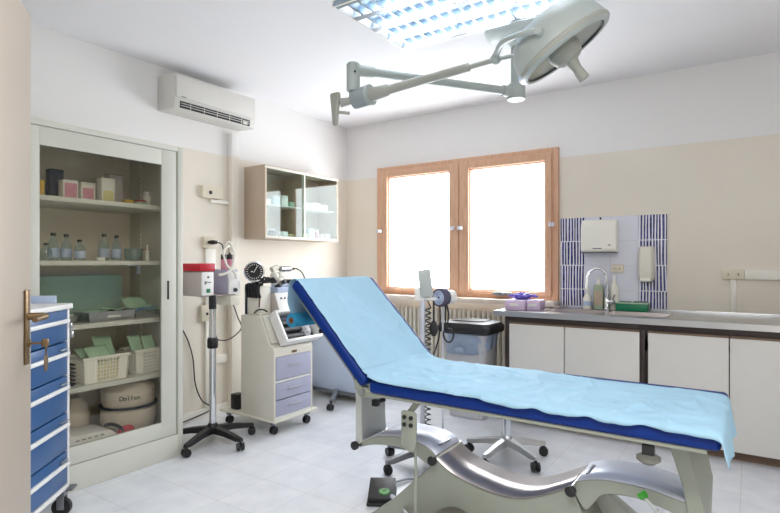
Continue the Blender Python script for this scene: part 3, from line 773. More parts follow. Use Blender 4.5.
def wallbox(name, label, y0, y1, z0, z1, d=.03, holes=(), m_='socket', cat='socket'):
    o = thing(name, label, cat, (WX, (y0+y1)/2, z0))
    obj('cover', MB().box(WX, WX+d, y0, y1, z0, z1, .004), m_, o)
    for (hy, hz, hr) in holes: obj('hole', MB().cyl((WX+d, hy, hz), (WX+d+.002, hy, hz), hr, seg=16), 'dark', o)
    return o
wallbox('junction_box', 'ivory wall box with round dark knob beside cabinet, below air conditioner', 2.70, 2.90, 1.79, 1.885, .04, ((2.775, 1.835, .016),))
o = thing('conduit_stub', 'short ivory conduit running from wall box to the vertical duct', 'conduit', (WX, 2.9, 1.765))
obj('tube_body', MB().box(WX, WX+.025, 2.79, 2.973, 1.755, 1.782, .004), 'trunk', o)
wallbox('wall_socket', 'upper ivory socket on left wall with black plug behind pump stand', 2.72, 2.85, 1.38, 1.475, .03, ((2.765, 1.43, .012), (2.81, 1.43, .012)))
wallbox('wall_socket', 'lower ivory socket on the left wall trunking behind stand pole', 2.70, 2.845, .79, .92, .03, ((2.75, .85, .012), (2.80, .85, .012)))
o = thing('cable_trunking', 'vertical ivory trunking on left wall between the two sockets and floor', 'trunking', (WX, 2.80, .1))
obj('trunk_body', MB().box(WX, WX+.022, 2.745, 2.84, .92, 1.38, .003).box(WX, WX+.022, 2.745, 2.84, .09, .79, .003), 'trunk', o)
o = thing('cable_trunking', 'low horizontal ivory trunking on left wall behind drawer trolley', 'trunking', (WX, 2.9, .43))
obj('trunk_body', MB().box(WX, WX+.022, 2.842, 2.974, .43, .50, .003), 'trunk', o)
o = thing('power_cable', 'black cable with plug hanging from upper wall socket to pump', 'cable', (WX+.03, 2.80, 1.43))
obj('plug', MB().cyl((WX+.032, 2.785, 1.43), (WX+.07, 2.785, 1.43), .018).box(WX+.06, WX+.085, 2.775, 2.81, 1.415, 1.445, .006), 'dark', o)
obj('cord', MB().tube([(WX+.085, 2.80, 1.43), (WX+.12, 2.83, 1.40), (WX+.15, 2.82, 1.25), (-3.47, 2.78, 1.13)], .005, 8, smooth=6), 'dark', o)
o = thing('power_cable', 'thin black cable running down left wall beside the cabinet', 'cable', (WX+.02, 2.6, .1))
obj('cord', MB().tube([(WX+.012, 2.50, .80), (WX+.012, 2.58, .66), (WX+.012, 2.63, .5), (WX+.014, 2.65, .30), (WX+.03, 2.70, .16), (WX+.035, 2.79, .075), (WX+.03, 2.60, .035), (WX+.035, 2.40, .02)], .005, 8, smooth=6), 'dark', o)
o = thing('power_cable', 'grey-brown cable looping between stand pole and drawer trolley', 'cable', (-3.5, 2.8, .6))
obj('cord', MB().tube([(WX+.06, 2.90, 1.05), (WX+.075, 2.97, .92), (WX+.08, 3.02, .80), (-3.5, 2.98, .72), (-3.42, 2.80, .66), (-3.33, 2.62, .68), (-3.20, 2.49, .74)], .005, 8, smooth=6), 'rubber', o)

# ------------------------------------------------------------------ glass-front wall cabinet
wc = thing('wall_cabinet', 'tan wall cupboard with sliding glass doors in the left corner', 'cabinet', (WX, 3.64, 1.47))
wx1 = -3.407; y0, y1, z0, z1 = 3.155, 4.122, 1.47, 2.10
m = MB()
m.box(WX+.002, wx1, y0, y0+.02, z0, z1, .002); m.box(WX+.002, wx1, y1-.02, y1, z0, z1, .002)
m.box(WX+.002, wx1, y0+.02, y1-.02, z1-.02, z1, .002); m.box(WX+.002, wx1, y0+.02, y1-.02, z0, z0+.02, .002)
obj('carcass', m, 'tan', wc)
obj('back_panel', MB().box(WX+.002, WX+.01, y0+.02, y1-.02, z0+.02, z1-.02), 'taninside', wc)
for (a_, b_) in ((z1-.028, z1-.006), (z0+.004, z0+.026)): obj('door_track', MB().box(wx1-.012, wx1+.004, y0, y1, a_, b_, .002), 'creamplastic', wc)
obj('divider', MB().box(WX+.012, wx1-.02, 3.625, 3.643, z0+.02, z1-.02, .002), 'taninside', wc)
obj('glass_shelf', MB().box(WX+.012, wx1-.03, y0+.022, y1-.022, 1.762, 1.77, .001), 'white', wc)
obj('glass_door', MB().box(wx1-.010, wx1-.006, y0+.02, 3.66, z0+.022, z1-.024), 'clear', wc)
obj('glass_door', MB().box(wx1-.003, wx1+.001, 3.63, y1-.02, z0+.022, z1-.024), 'clear', wc)
obj('door_stile', MB().box(wx1+.0, wx1+.006, 3.628, 3.645, z0+.02, z1-.02, .002), 'creamplastic', wc)
GW = 'small items in the wall cupboard'
for (yy, zz, dy, dz, m_, lb) in (
    (3.25, 1.771, .08, .05, 'offwhite', 'small white carton at left on upper shelf of wall cupboard'),
    (3.36, 1.771, .07, .085, 'paleblue', 'pale blue carton second from left, upper shelf of wall cupboard'),
    (3.46, 1.771, .08, .10, 'offwhite', 'tallest white carton on the upper shelf left half, wall cupboard'),
    (3.56, 1.771, .06, .05, 'sage', 'small green carton beside divider, upper shelf of wall cupboard'),
    (3.73, 1.771, .12, .06, 'offwhite', 'wide white carton right of divider, upper shelf of wall cupboard'),
    (3.88, 1.771, .13, .07, 'white', 'long white carton in the right half, upper shelf of wall cupboard'),
    (4.01, 1.771, .08, .06, 'offwhite', 'small white carton at right end, upper shelf of wall cupboard'),
    (3.22, 1.491, .06, .06, 'offwhite', 'small white carton at left on the floor of wall cupboard'),
    (3.45, 1.491, .10, .055, 'white', 'low white carton beside the grey jar in wall cupboard'),
    (3.55, 1.491, .07, .035, 'paleyellow', 'flat yellowish carton near divider at bottom of wall cupboard'),
    (3.72, 1.491, .08, .045, 'paleyellow', 'pale yellow carton right of divider at bottom of wall cupboard'),
    (3.82, 1.491, .08, .10, 'paleblue', 'tall pale blue carton at bottom right half of wall cupboard'),
    (4.06, 1.491, .06, .06, 'offwhite', 'white carton at the right bottom corner of wall cupboard')):
    carton('small_carton', lb, -3.53, yy, zz, .10, dy, dz, m_, group=GW)
for (yy, m_, lb, hh) in ((3.335, 'cuff', 'dark grey jar at bottom left of wall cupboard', .075), (3.92, 'pink', 'pink-topped jar at bottom right of wall cupboard', .095), (3.99, 'offwhite', 'small white jar right of pink jar, wall cupboard', .05)):
    o = thing('small_jar', lb, 'jar', (-3.52, yy, 1.491), GW)
    obj('jar_body', MB().lathe([(0, .0005), (.03, .0005), (.032, .01), (.032, hh*.75), (.026, hh*.8), (0, hh*.8)], (-3.52, yy, 1.491), 18), m_, o)
    obj('jar_lid', MB().lathe([(0, hh*.8), (.029, hh*.8), (.029, hh), (0, hh)], (-3.52, yy, 1.491), 18), 'white', o)

# ------------------------------------------------------------------ wheeled pump stand with five-star base
def star_base(root, c, Rr, hub_z, ang0, leg_m, wheel_m, wr=.028, drop=.03, w0=.032, w1=.022, hubr=.045):
    obj('hub', MB().lathe([(0, hub_z-.03), (hubr, hub_z-.03), (hubr, hub_z+.012), (hubr*.6, hub_z+.04), (0, hub_z+.04)], (c[0], c[1], 0)), leg_m, root)
    for k in range(5):
        a = R(ang0+72*k); d_ = Vector((math.cos(a), math.sin(a), 0)); p = Vector((-d_.y, d_.x, 0))
        secs = []
        for (t, zt, hw, hh) in ((.02, hub_z, w0, .045), (.5*Rr, hub_z-drop*.35, (w0+w1)/2, .036), (.9*Rr, hub_z-drop, w1, .03), (Rr+.012, hub_z-drop-.006, w1*.75, .022)):
            q = Vector((c[0], c[1], 0))+d_*t
            secs.append([q+p*hw*s_+Vector((0, 0, zt+.02*(1 if up else -hh/.02+1))) for s_, up in ((-1, 0), (1, 0), (.75, 1), (-.75, 1))])
        lg = obj('base_leg', MB().loft(secs), leg_m, root, bevel=.003)
        wc_ = Vector((c[0], c[1], wr))+d_*Rr
        sw = Vector((math.cos(a+1.1), math.sin(a+1.1), 0))
        m = MB()
        for s_ in (-1, 1): m.cyl(wc_+sw*s_*.006, wc_+sw*s_*.024, wr, wr*.92, seg=18)
        m.cyl(wc_+Vector((0, 0, wr*.3)), wc_+Vector((0, 0, hub_z-drop-wr)), .009, seg=10)
        obj('caster', m, wheel_m, lg)
PS = Vector((-3.13, 2.41, 0))
st = thing('pump_stand', 'chrome pole stand on black five-star wheeled base beside the cabinet', 'stand', PS)
star_base(st, PS, .29, .10, 0, 'dark', 'dark')
obj('pole', MB().cyl((PS.x, PS.y, .12), (PS.x, PS.y, .95), .024, seg=24), 'chrome', st)
obj('upper_pole', MB().cyl((PS.x, PS.y, .94), (PS.x, PS.y, 1.035), .026, seg=24), 'dark', st)
obj('collar', MB().lathe([(0, 0), (.033, 0), (.037, .012), (.037, .06), (.03, .075), (0, .075)], (PS.x, PS.y, .665)).cyl((PS.x, PS.y, .70), (PS.x+.06, PS.y-.03, .70), .012), 'dark', st)
obj('tray_plate', MB().box(-3.38, -3.13, 2.33, 2.61, 1.028, 1.036, .003), 'greyplastic', st)

o = thing('suction_pump', 'grey box unit with white panel and red tray on the pump stand', 'medical device', (-3.27, 2.34, 1.036))
obj('device_body', MB().box(-3.46, -3.112, 2.30, 2.398, 1.0365, 1.205, .006), 'greyplastic', o)
obj('control_panel', MB().box(-3.112, -3.10, 2.302, 2.396, 1.04, 1.20, .003), 'white', o)
obj('power_switch', MB().box(-3.10, -3.095, 2.335, 2.365, 1.058, 1.085, .002), 'green', o)
obj('panel_marks', MB().box(-3.1, -3.0992, 2.33, 2.375, 1.125, 1.132).box(-3.1, -3.0992, 2.32, 2.335, 1.115, 1.138).cyl((-3.1, 2.35, 1.165), (-3.096, 2.35, 1.165), .008), 'grey', o)
o = thing('red_tray', 'red shallow tray on top of grey pump box at stand', 'tray', (-3.28, 2.34, 1.206))
obj('tray_body', MB().box(-3.47, -3.10, 2.285, 2.41, 1.2065, 1.26, .006), 'red', o)
o = thing('suction_unit', 'lilac box unit with white sloping panel at right of pump stand', 'medical device', (-3.25, 2.57, 1.037))
obj('device_body', MB().prism([(-3.40, 1.0375), (-3.115, 1.0375), (-3.115, 1.14), (-3.13, 1.215), (-3.40, 1.215)], 'y', 2.532, 2.632, .005), 'lilac', o)
obj('control_panel', MB().prism([(-3.114, 1.0385), (-3.10, 1.0385), (-3.10, 1.14), (-3.117, 1.20), (-3.128, 1.20), (-3.114, 1.14)], 'y', 2.53, 2.63, .002), 'white', o)
obj('dial', MB().cyl((-3.10, 2.58, 1.068), (-3.085, 2.58, 1.068), .014), 'dark', o)
for yy in (2.555, 2.608):
    jr = obj('suction_jar', MB().cyl((-3.19, yy, 1.216), (-3.19, yy, 1.29), .022), 'pink', o)
    obj('jar_cap', MB().cyl((-3.19, yy, 1.29), (-3.19, yy, 1.325), .022).cyl((-3.19, yy, 1.325), (-3.19, yy, 1.35), .008), 'dark', jr)
m = MB()
m.tube([(-3.19, 2.555, 1.33), (-3.17, 2.56, 1.40), (-3.16, 2.59, 1.41), (-3.13, 2.60, 1.32), (-3.09, 2.56, 1.26), (-3.085, 2.52, 1.205), (-3.085, 2.47, 1.185), (-3.09, 2.43, 1.18)], .009, 10, smooth=8)
obj('suction_hose', m, 'creamplastic', o); m = MB()
m.tube([(-3.19, 2.608, 1.34), (-3.14, 2.56, 1.385), (-3.10, 2.48, 1.34), (-3.09, 2.50, 1.25), (-3.085, 2.56, 1.20), (-3.09, 2.585, 1.15)], .008, 10, smooth=8)
obj('suction_hose', m, 'creamplastic', o)
o = thing('cream_dish', 'cream shallow dish hanging beneath the lilac unit on stand', 'dish', (-3.2, 2.53, .97))
obj('dish_body', MB().box(-3.27, -3.09, 2.535, 2.62, .958, 1.0275, .008), 'creamplastic', o)

# ------------------------------------------------------------------ drawer trolley with devices
dc = thing('drawer_trolley', 'white trolley with three lilac drawers on castors beside left wall', 'trolley', (-3.03, 2.93, 0))
tx0, tx1, ty0, ty1 = -3.21, -2.855, 2.73, 3.14
side = [(tx0, .12), (tx1, .12), (tx1, .615), (tx1-.015, .645), (-2.905, .665), (-3.0, .868), (tx0, .868)]
for (a_, b_) in ((ty0, ty0+.018), (ty1-.018, ty1)): obj('side_panel', MB().prism(side, 'y', a_, b_, .003), 'creamplastic', dc)
m = MB(); m.box(tx0, -2.99, ty0+.018, ty1-.018, .85, .868, .002); m.box(tx0, tx0+.012, ty0+.018, ty1-.018, .12, .85)
m.prism([(-2.99, .866), (-3.0, .85), (-2.915, .665), (-2.90, .672)], 'y', ty0+.018, ty1-.018)
m.prism([(tx1, .575), (tx1, .612), (tx1-.015, .643), (-2.915, .665), (-2.92, .655), (-2.88, .575)], 'y', ty0+.018, ty1-.018)
obj('top_panel', m, 'creamplastic', dc)
for (a_, b_) in ((.12, .138), (.385, .40)): obj('cross_rail', MB().box(tx1-.02, tx1, ty0+.018, ty1-.018, a_, b_, .002), 'white', dc)
for (a_, b_) in ((.405, .572), (.262, .382), (.14, .256)):
    d = obj('drawer', MB().box(tx0+.03, tx1+.004, ty0+.021, ty1-.021, a_, b_, .003), 'lilac', dc)
    zc = (a_+b_)/2+.01
    obj('drawer_pull', MB().box(tx1+.004, tx1+.018, 2.87, 3.0, zc-.005, zc+.003, .003), 'cloudy', d)
    obj('pull_plate', MB().box(tx1+.004, tx1+.0055, 2.86, 3.01, zc-.014, zc+.026, .001), 'lilac', d)
obj('maker_plate', MB().box(tx1+.0, tx1+.0015, 2.91, 2.965, .588, .606, .0005), 'brass', dc)
obj('base_plate', MB().box(-3.45, tx1+.02, ty0-.01, ty1+.04, .10, .12, .006), 'creamplastic', dc)
for (cx_, cy_) in ((-2.91, 2.78), (-2.90, 3.12), (-3.40, 2.78), (-3.40, 3.12)):
    c = obj('caster', MB().cyl((cx_-.016, cy_, .03), (cx_-.004, cy_, .03), .03, seg=20).cyl((cx_+.004, cy_, .03), (cx_+.016, cy_, .03), .03, seg=20), 'dark', dc)
    obj('caster_fork', MB().box(cx_-.018, cx_+.018, cy_-.022, cy_+.022, .068, .1, .005).box(cx_-.003, cx_+.003, cy_-.012, cy_+.012, .03, .07), 'greymetal', c)
o = thing('rubber_foot_block', 'black block standing on rear of the trolley base plate', 'block', (-3.33, 2.80, .12))
obj('block_body', MB().box(-3.37, -3.29, 2.76, 2.84, .1205, .24, .01), 'dark', o)

# tilted open tray with dark rolls, resting on the slope of the trolley
TA = Vector((-2.865, 2.80, .645)); up_ = Vector((-.13, 0, .225)).normalized()
TM = frameM(TA, (0, 1, 0), up_)     # local x along Y, y up the slope, z outwards
tr = thing('tilted_tray', 'white-rimmed open tray tilted on the front slope of drawer trolley', 'tray', TA)
m = MB(); TW, TH = .40, .26
for q in ((0, TW, 0, .022), (0, TW, TH-.022, TH), (0, .022, .022, TH-.022), (TW-.022, TW, .022, TH-.022)): m.box(q[0], q[1], q[2], q[3], .005, .085, .004, Mx=TM)
obj('tray_rim', m, 'white', tr)
obj('tray_floor', MB().box(.02, TW-.02, .02, TH-.02, .005, .012, Mx=TM), 'navybox', tr)
GT = 'rolls in the tilted tray'
for k, (yy, m_, ln, lb) in enumerate(((.05, 'seatpad', .19, 'lowest dark roll lying in the tilted white tray'), (.105, 'dark', .20, 'middle dark roll lying in the tilted white tray'), (.16, 'seatpad', .18, 'upper dark roll lying in the tilted white tray'))):
    o = thing('dark_roll', lb, 'roll', TM @ Vector((.03, yy, .04)), GT)
    obj('roll_body', MB().cyl((.03, yy, .041), (.03+ln, yy, .041), .026, seg=16, Mx=TM), m_, o)
o = thing('plastic_wrap', 'crumpled clear plastic wrap at right inside the tilted tray', 'wrapping', TM @ Vector((.27, .1, .02)))
def f(u, v):
    a = u*2*math.pi; p_ = (v-.5)*math.pi
    d_ = Vector((math.cos(a)*math.cos(p_), math.sin(a)*math.cos(p_), math.sin(p_)))
    return Vector((.265, .10, .052))+Vector((d_.x*.05, d_.y*.07, d_.z*.034))*(1+.35*noise.noise(d_*2.6))
obj('wrap_film', MB().grid(f, 24, 14, Mx=TM), 'cloudy', o)

# devices on the trolley top
o = thing('cable_box_unit', 'white box unit with dark frame and hooked leads on drawer trolley', 'medical device', (-3.09, 2.85, .868))
obj('device_body', MB().box(-3.205, -3.06, 2.785, 2.893, .8685, 1.085, .006), 'offwhite', o)
obj('dark_frame', MB().box(-3.22, -3.206, 2.775, 2.80, .8685, 1.10, .003).box(-3.206, -3.06, 2.772, 2.784, 1.075, 1.10, .003), 'navybox', o)
for k in range(5):
    xx = -3.185+k*.033
    obj('lead_hook', MB().tube([(xx, 2.80, 1.10), (xx, 2.765, 1.09), (xx, 2.762, 1.04), (xx+.005, 2.772, 1.0)], [.012]*16, 8, smooth=5), 'dark', o)
m = MB()
m.tube([(-3.10, 2.765, .885), (-3.05, 2.755, .91), (-3.0, 2.76, .915), (-2.965, 2.77, .90)], .006, 8, smooth=5)
obj('lead_cable', m, 'dark', o)
m = MB()
for k in range(9):
    a = k*1.7
    m.tube([(-3.15+.025*k*.8, 2.79, 1.115), (-3.12+.02*k, 2.80+.02*math.sin(a), 1.14+.015*math.cos(a)), (-3.08+.018*k, 2.83, 1.115)], .009, 8, smooth=4)
obj('lead_bundle', m, 'rubber', o)
obj('orange_tip', MB().tube([(-3.06, 2.775, .93), (-3.05, 2.77, .98), (-3.045, 2.775, 1.02)], .005, 8), 'core', o)
ga = thing('pressure_gauge', 'large round black pressure gauge with chrome rim on trolley devices', 'gauge', (-3.11, 2.79, 1.10))
GC = Vector((-3.10, 2.765, 1.198)); gd = Vector((.62, -.78, .05)).normalized()
GM = frameM(GC, (-gd.y, gd.x, 0), (0, 0, 1))
GM = frameM(GC, gd.cross(Vector((0, 0, 1))) * -1, (0, 0, 1))
obj('gauge_rim', MB().lathe([(0, -.03), (.074, -.03), (.078, 0), (.078, .012), (.068, .014), (.068, .004), (0, .004)], Mx=GM, seg=36), 'chrome', ga)
obj('gauge_face', MB().lathe([(0, .0045), (.067, .0045), (.067, .007), (0, .007)], Mx=GM, seg=36), 'dark', ga)
m = MB()
for k in range(20):
    a = 2*math.pi*k/20
    m.box(.047, .06, -.002, .002, .0072, .0082, Mx=GM @ Matrix.Rotation(a, 4, 'Z'))
m.box(-.01, .05, -.0025, .0025, .0074, .009, Mx=GM @ Matrix.Rotation(R(60), 4, 'Z')); m.box(-.025, -.01, -.004, .004, .0072, .0078, Mx=GM)
obj('gauge_marks', m, 'white', ga)
obj('gauge_neck', MB().cyl((-3.12, 2.80, 1.101), (-3.12, 2.80, 1.14), .016).cyl((-3.12, 2.80, 1.14), (GC.x-.02, GC.y+.02, GC.z-.06), .014), 'dark', ga)
o = thing('slanted_unit', 'white device with sloping front and green switch on drawer trolley', 'medical device', (-3.04, 3.06, .868))
prof = [(-3.20, .8695), (-2.985, .8695), (-2.97, .885), (-3.03, 1.03), (-3.20, 1.03)]
obj('device_body', MB().prism(prof, 'y', 2.90, 3.10, .004), 'greyplastic', o)
obj('device_panel', MB().prism([(-2.975, .878), (-2.966, .882), (-3.026, 1.034), (-3.035, 1.03)], 'y', 2.902, 3.098, .001), 'white', o)
obj('power_switch', MB().box(-2.990, -2.974, 3.03, 3.06, .93, .955, .002), 'green', o)
for k in range(3): obj('device_knob', MB().cyl((-3.02, 2.95+.04*k, .985), (-3.002, 2.95+.04*k, .99), .009), 'grey', o)
o = thing('coagulator_unit', 'small blue-grey apparatus with black knobs and cable atop slanted device', 'medical device', (-3.07, 3.05, 1.03))
obj('apparatus_base', MB().box(-3.15, -3.02, 2.93, 3.16, 1.0305, 1.075, .008).box(-3.13, -3.03, 2.96, 3.06, 1.075, 1.10, .006), 'paleblue', o)
for (a_, b_) in ((2.95, 1.085), (3.0, 1.11), (3.09, 1.085), (3.14, 1.10)): obj('apparatus_knob', MB().cyl((-3.06, a_, b_-.012), (-3.01, a_, b_+.012), .017), 'dark', o)
obj('dark_block', MB().box(-3.12, -3.03, 3.08, 3.15, 1.0755, 1.13, .008), 'dark', o)
m = MB()
m.cyl((-3.09, 2.95, 1.09), (-3.09, 2.95, 1.22), .012).ball((-3.08, 2.95, 1.16), .034).ball((-3.08, 3.0, 1.125), .028).cyl((-3.09, 2.93, 1.21), (-3.09, 2.99, 1.23), .022).box(-3.11, -3.06, 2.99, 3.05, 1.14, 1.19, .01)
obj('apparatus_head', m, 'creamplastic', o)
m = MB()
m.cyl((-3.08, 3.03, 1.10), (-3.08, 3.03, 1.19), .012).cyl((-3.08, 3.01, 1.215), (-3.08, 3.12, 1.215), .022).cyl((-3.08, 3.06, 1.19), (-3.08, 3.06, 1.24), .008)
obj('apparatus_valve', m, 'steel', o)
obj('apparatus_cable', MB().tube([(-3.05, 3.13, 1.215), (-3.04, 3.16, 1.215), (-3.02, 3.20, 1.18), (-3.0, 3.21, 1.12), (-3.0, 3.20, 1.05)], .005, 8, smooth=6).ball((-3.05, 3.13, 1.215), .01), 'dark', o)

# ------------------------------------------------------------------ pale panel trolley behind
pt = thing('panel_trolley', 'pale grey flat-sided unit on grey wheeled base behind the drawer trolley', 'trolley', (-3.1, 3.95, 0))
obj('panel_body', MB().box(-3.50, -2.80, 3.80, 4.15, .085, .80, .006), 'palegrey', pt)
obj('base_rail', MB().box(-3.52, -2.78, 3.785, 4.165, .055, .085, .005), 'greymetal', pt)
for (a_, sx) in ((-2.97, -1), (-3.27, 1)):
    lg = obj('base_leg', MB().tube([(a_-.20, 3.80, .075), (a_-.11, 3.69, .09), (a_-.03, 3.56, .085), (a_, 3.50, .075)], [.026, .024, .02, .018], 10, smooth=4), 'greymetal', pt)
    obj('caster', MB().cyl((a_-.02, 3.49, .028), (a_+.02, 3.49, .028), .028, seg=18).cyl((a_, 3.50, .04), (a_, 3.50, .08), .01), 'dark', lg)
for a_ in (-3.40, -2.9):
    obj('caster', MB().cyl((a_-.02, 4.08, .028), (a_+.02, 4.08, .028), .028, seg=18).cyl((a_, 4.08, .03), (a_, 4.08, .056), .01), 'dark', pt)

# ------------------------------------------------------------------ waste bin
wb = thing('waste_bin', 'cloudy plastic waste bin with black lid and grey bag under window', 'bin', (-1.92, 4.05, 0))
bx, by = -1.92, 4.05
def rr_(hx, hy, z, r=.05, n=5):
    pts = []
    for (sx, sy, a0) in ((1, 1, 0), (-1, 1, 90), (-1, -1, 180), (1, -1, 270)):
        for k in range(n+1):
            a = R(a0+90*k/n); pts.append((bx+sx*(hx-r)+r*math.cos(a), by+sy*(hy-r)+r*math.sin(a), z))
    return pts
obj('bin_body', MB().loft([rr_(.15, .12, .005), rr_(.19, .15, .66), rr_(.20, .16, .685), rr_(.185, .145, .685), rr_(.146, .116, .012)]), 'cloudy', wb)
def f(u, v):
    a = u*2*math.pi; e = .006*noise.noise(Vector((math.cos(a)*5, math.sin(a)*5, v*4)))
    cx_ = abs(math.cos(a))**.5*math.copysign(1, math.cos(a)); cy_ = abs(math.sin(a))**.5*math.copysign(1, math.sin(a))
    sag = .5+.5*math.sin(a*1.0+3.6)
    z = .69-v*(.10+.07*sag+.02*noise.noise(Vector((math.cos(a)*3, math.sin(a)*3, 0))))
    return Vector((bx+cx_*(.205-.012*v+e), by+cy_*(.165-.012*v+e), z))
obj('bin_bag', MB().grid(f, 60, 8), 'greybag', wb, solid=.002)
obj('bag_knot', MB().ball((bx-.02, by-.175, .555), .03, (1.6, .6, 1)), 'greybag', wb)
obj('bin_lid', MB().loft([rr_(.225, .175, .695), rr_(.235, .185, .71), rr_(.235, .185, .745), rr_(.215, .165, .775), rr_(.17, .12, .785)]), 'dark', wb)
obj('lid_flap', MB().loft([rr_(.15, .105, .7855), rr_(.145, .10, .793)]), 'dark', wb)

# ------------------------------------------------------------------ blood-pressure stand
BP = Vector((-1.695, 2.88, 0))
bs = thing('blood_pressure_stand', 'wheeled pole with blood pressure gauge, cuff basket and coiled tube', 'stand', BP)
star_base(bs, BP, .262, .10, 176, 'greymetal', 'dark')
obj('pole', MB().cyl((BP.x, BP.y, .12), (BP.x, BP.y, 1.06), .016, seg=18), 'satin', bs)
bd = Vector((-.50, .86, 0)).normalized()          # away from the viewer's side of the room
BM = Matrix(((.83, bd.x, 0, BP.x), (.56, bd.y, 0, BP.y), (0, 0, 1, 0), (0, 0, 0, 1)))
GM2 = BM @ Matrix.Rotation(R(6), 4, 'Y')
obj('gauge_case', MB().box(-.05, .03, -.03, .03, 1.035, 1.205, .006, Mx=BM @ Matrix.Translation((-.055, 0, .0)) @ Matrix.Rotation(R(-7), 4, 'Y') @ Matrix.Translation((.22, 0, 0))), 'gaugegrey', bs)
obj('gauge_bracket', MB().box(-.05, .01, -.02, .02, 1.03, 1.11, .005, Mx=BM), 'white', bs)
CBM = BM @ Matrix.Translation((.118, 0, 1.048)) @ Matrix.Rotation(R(48), 4, 'Z') @ Matrix.Scale(.86, 4) @ Matrix.Translation((-.10, 0, -1.045))
cb = obj('cuff_basket', MB().tube([(.0, .0, 1.04), (.09, 0, 1.04)], .012, 8, Mx=BM).cyl((.135, 0, 1.045), (.215, 0, 1.045), .052, seg=28, Mx=CBM), 'white', bs)
m = MB()
for k, (r_, xx) in enumerate(((.058, .07), (.06, .085), (.056, .10), (.059, .115), (.055, .13))):
    m.tube([(xx, math.cos(t)*r_, 1.045+math.sin(t)*r_) for t in [q*math.pi/10 for q in range(20)]], .0085, 8, Mx=CBM, closed=True)
m.cyl((.070, 0, 1.045), (.135, 0, 1.045), .05, seg=24, Mx=CBM)
obj('rolled_cuff', m, 'cuff', cb)
m = MB()
for r_ in (.047, .031, .016): m.tube([(.068, math.cos(t)*r_, 1.045+math.sin(t)*r_) for t in [q*math.pi/10 for q in range(20)]], .006, 8, Mx=CBM, closed=True)
obj('cuff_coil', m, 'paleblue', cb)
obj('cuff_strap', MB().box(.09, .135, -.03, .01, 1.10, 1.112, .004, Mx=CBM), 'paleblue', cb)
hx = []
for k in range(96):
    t = k/95; a = t*2*math.pi*9
    hx.append(Vector((.034+.016*math.cos(a), .016*math.sin(a)-.02, .985-t*.29)))
hx = [Vector((.03, -.02, 1.03))]+hx+[Vector((.03, -.02, .70)), Vector((.05, -.03, .66))]
obj('coiled_tube', MB().tube(hx, .0045, 6, Mx=BM), 'dark', bs)
obj('inflation_bulb', MB().lathe([(0, -.05), (.012, -.045), (.026, -.015), (.027, .012), (.016, .04), (.006, .052), (.006, .17), (0, .17)], Mx=BM @ Matrix.Translation((.068, -.02, .855))), 'rubber', bs)
m = MB()
m.tube([(.105, -.03, 1.0), (.108, -.03, .9), (.10, -.03, .8), (.08, -.035, .735), (.06, -.035, .68)], .005, 8, Mx=BM, smooth=5)
m.tube([(.15, -.03, 1.0), (.16, -.03, .94), (.15, -.035, .88), (.128, -.035, .83), (.14, -.035, .785), (.17, -.035, .775), (.19, -.035, .81), (.18, -.035, .85), (.155, -.035, .86), (.14, -.035, .90), (.142, -.03, 1.0)], .0055, 8, Mx=BM, smooth=6)
obj('hanging_tube', m, 'dark', bs)
hx = []
for k in range(72):
    t = k/71; a = t*2*math.pi*6
    hx.append(Vector((.032+.016*math.cos(a), .016*math.sin(a)-.01, .42-t*.2)))
obj('lower_coil', MB().tube(hx, .004, 6, Mx=BM), 'dark', bs)
obj('thin_rod', MB().cyl((.125, 0, .10), (.125, 0, 1.0), .006, Mx=BM), 'satin', bs)

# ------------------------------------------------------------------ operator stool behind the bed
SP = Vector((-1.30, 3.28, 0))
sl = thing('stool', 'low wheeled stool with chrome five-star base behind the bed', 'stool', SP)
star_base(sl, SP, .255, .115, -27, 'steel', 'dark', wr=.03, drop=.035, w0=.03, w1=.02, hubr=.04)
obj('gas_column', MB().cyl((SP.x, SP.y, .13), (SP.x, SP.y, .30), .026).cyl((SP.x, SP.y, .30), (SP.x, SP.y, .40), .018), 'chrome', sl)
obj('seat', MB().lathe([(0, .40), (.15, .40), (.17, .41), (.175, .44), (.16, .46), (0, .465)], (SP.x, SP.y, 0), 36), 'seatpad', sl)

# ------------------------------------------------------------------ base cabinets, worktop, sink
KX0 = -1.60; FYc = 4.0
def base_unit(label, x0, x1, doors):
    o = thing('base_cabinet', label, 'cabinet', ((x0+x1)/2, 4.3, 0))
    m = MB()
    m.box(x0, x1, FYc+.02, WY-.004, .07, .66)
    obj('carcass', m, 'brown', o)
    obj('plinth', MB().box(x0, x1, 4.08, 4.10, .0, .07), 'plinth', o)
    obj('top_rail', MB().box(x0, x1, FYc-.0, FYc+.02, .803, .843, .002), 'brown', o)
    obj('stile', MB().box(x0, x0+.03, FYc, FYc+.02, .07, .803, .002), 'brown', o)
    for (a_, b_) in doors:
        d = obj('cabinet_door', MB().box(a_+.002, b_-.002, FYc-.002, FYc+.019, .072, .786, .002), 'counterdoor', o)
        obj('grip_profile', MB().box(a_+.002, b_-.002, FYc-.004, FYc+.019, .787, .801, .003), 'plinth', d)
    return o
base_unit('beige two-door base cabinet under the sink, nearest the window', KX0, -.625, ((-1.568, -1.14), (-1.138, -.626)))
base_unit('beige base cabinet right of dark post, under the bare steel worktop', -.624, 1.1, ((-.576, -.107), (-.105, .36), (.362, .80)))
cp = thing('worktop', 'long stainless steel worktop with double sink along the back wall', 'worktop', (-.3, 4.3, .845))
b1 = (-1.35, -.93, 4.12, 4.44); b2 = (-.885, -.48, 4.12, 4.44)
m = MB(); z0, z1 = .8445, .885; ya, yb_ = 3.975, WY-.003
m.box(-1.69, b1[0], ya, yb_, z0, z1); m.box(b1[1], b2[0], b1[2], b1[3], z0, z1); m.box(b2[1], 1.12, ya, yb_, z0, z1)
m.box(b1[0], b2[1], ya, b1[2], z0, z1); m.box(b1[0], b2[1], b1[3], yb_, z0, z1)
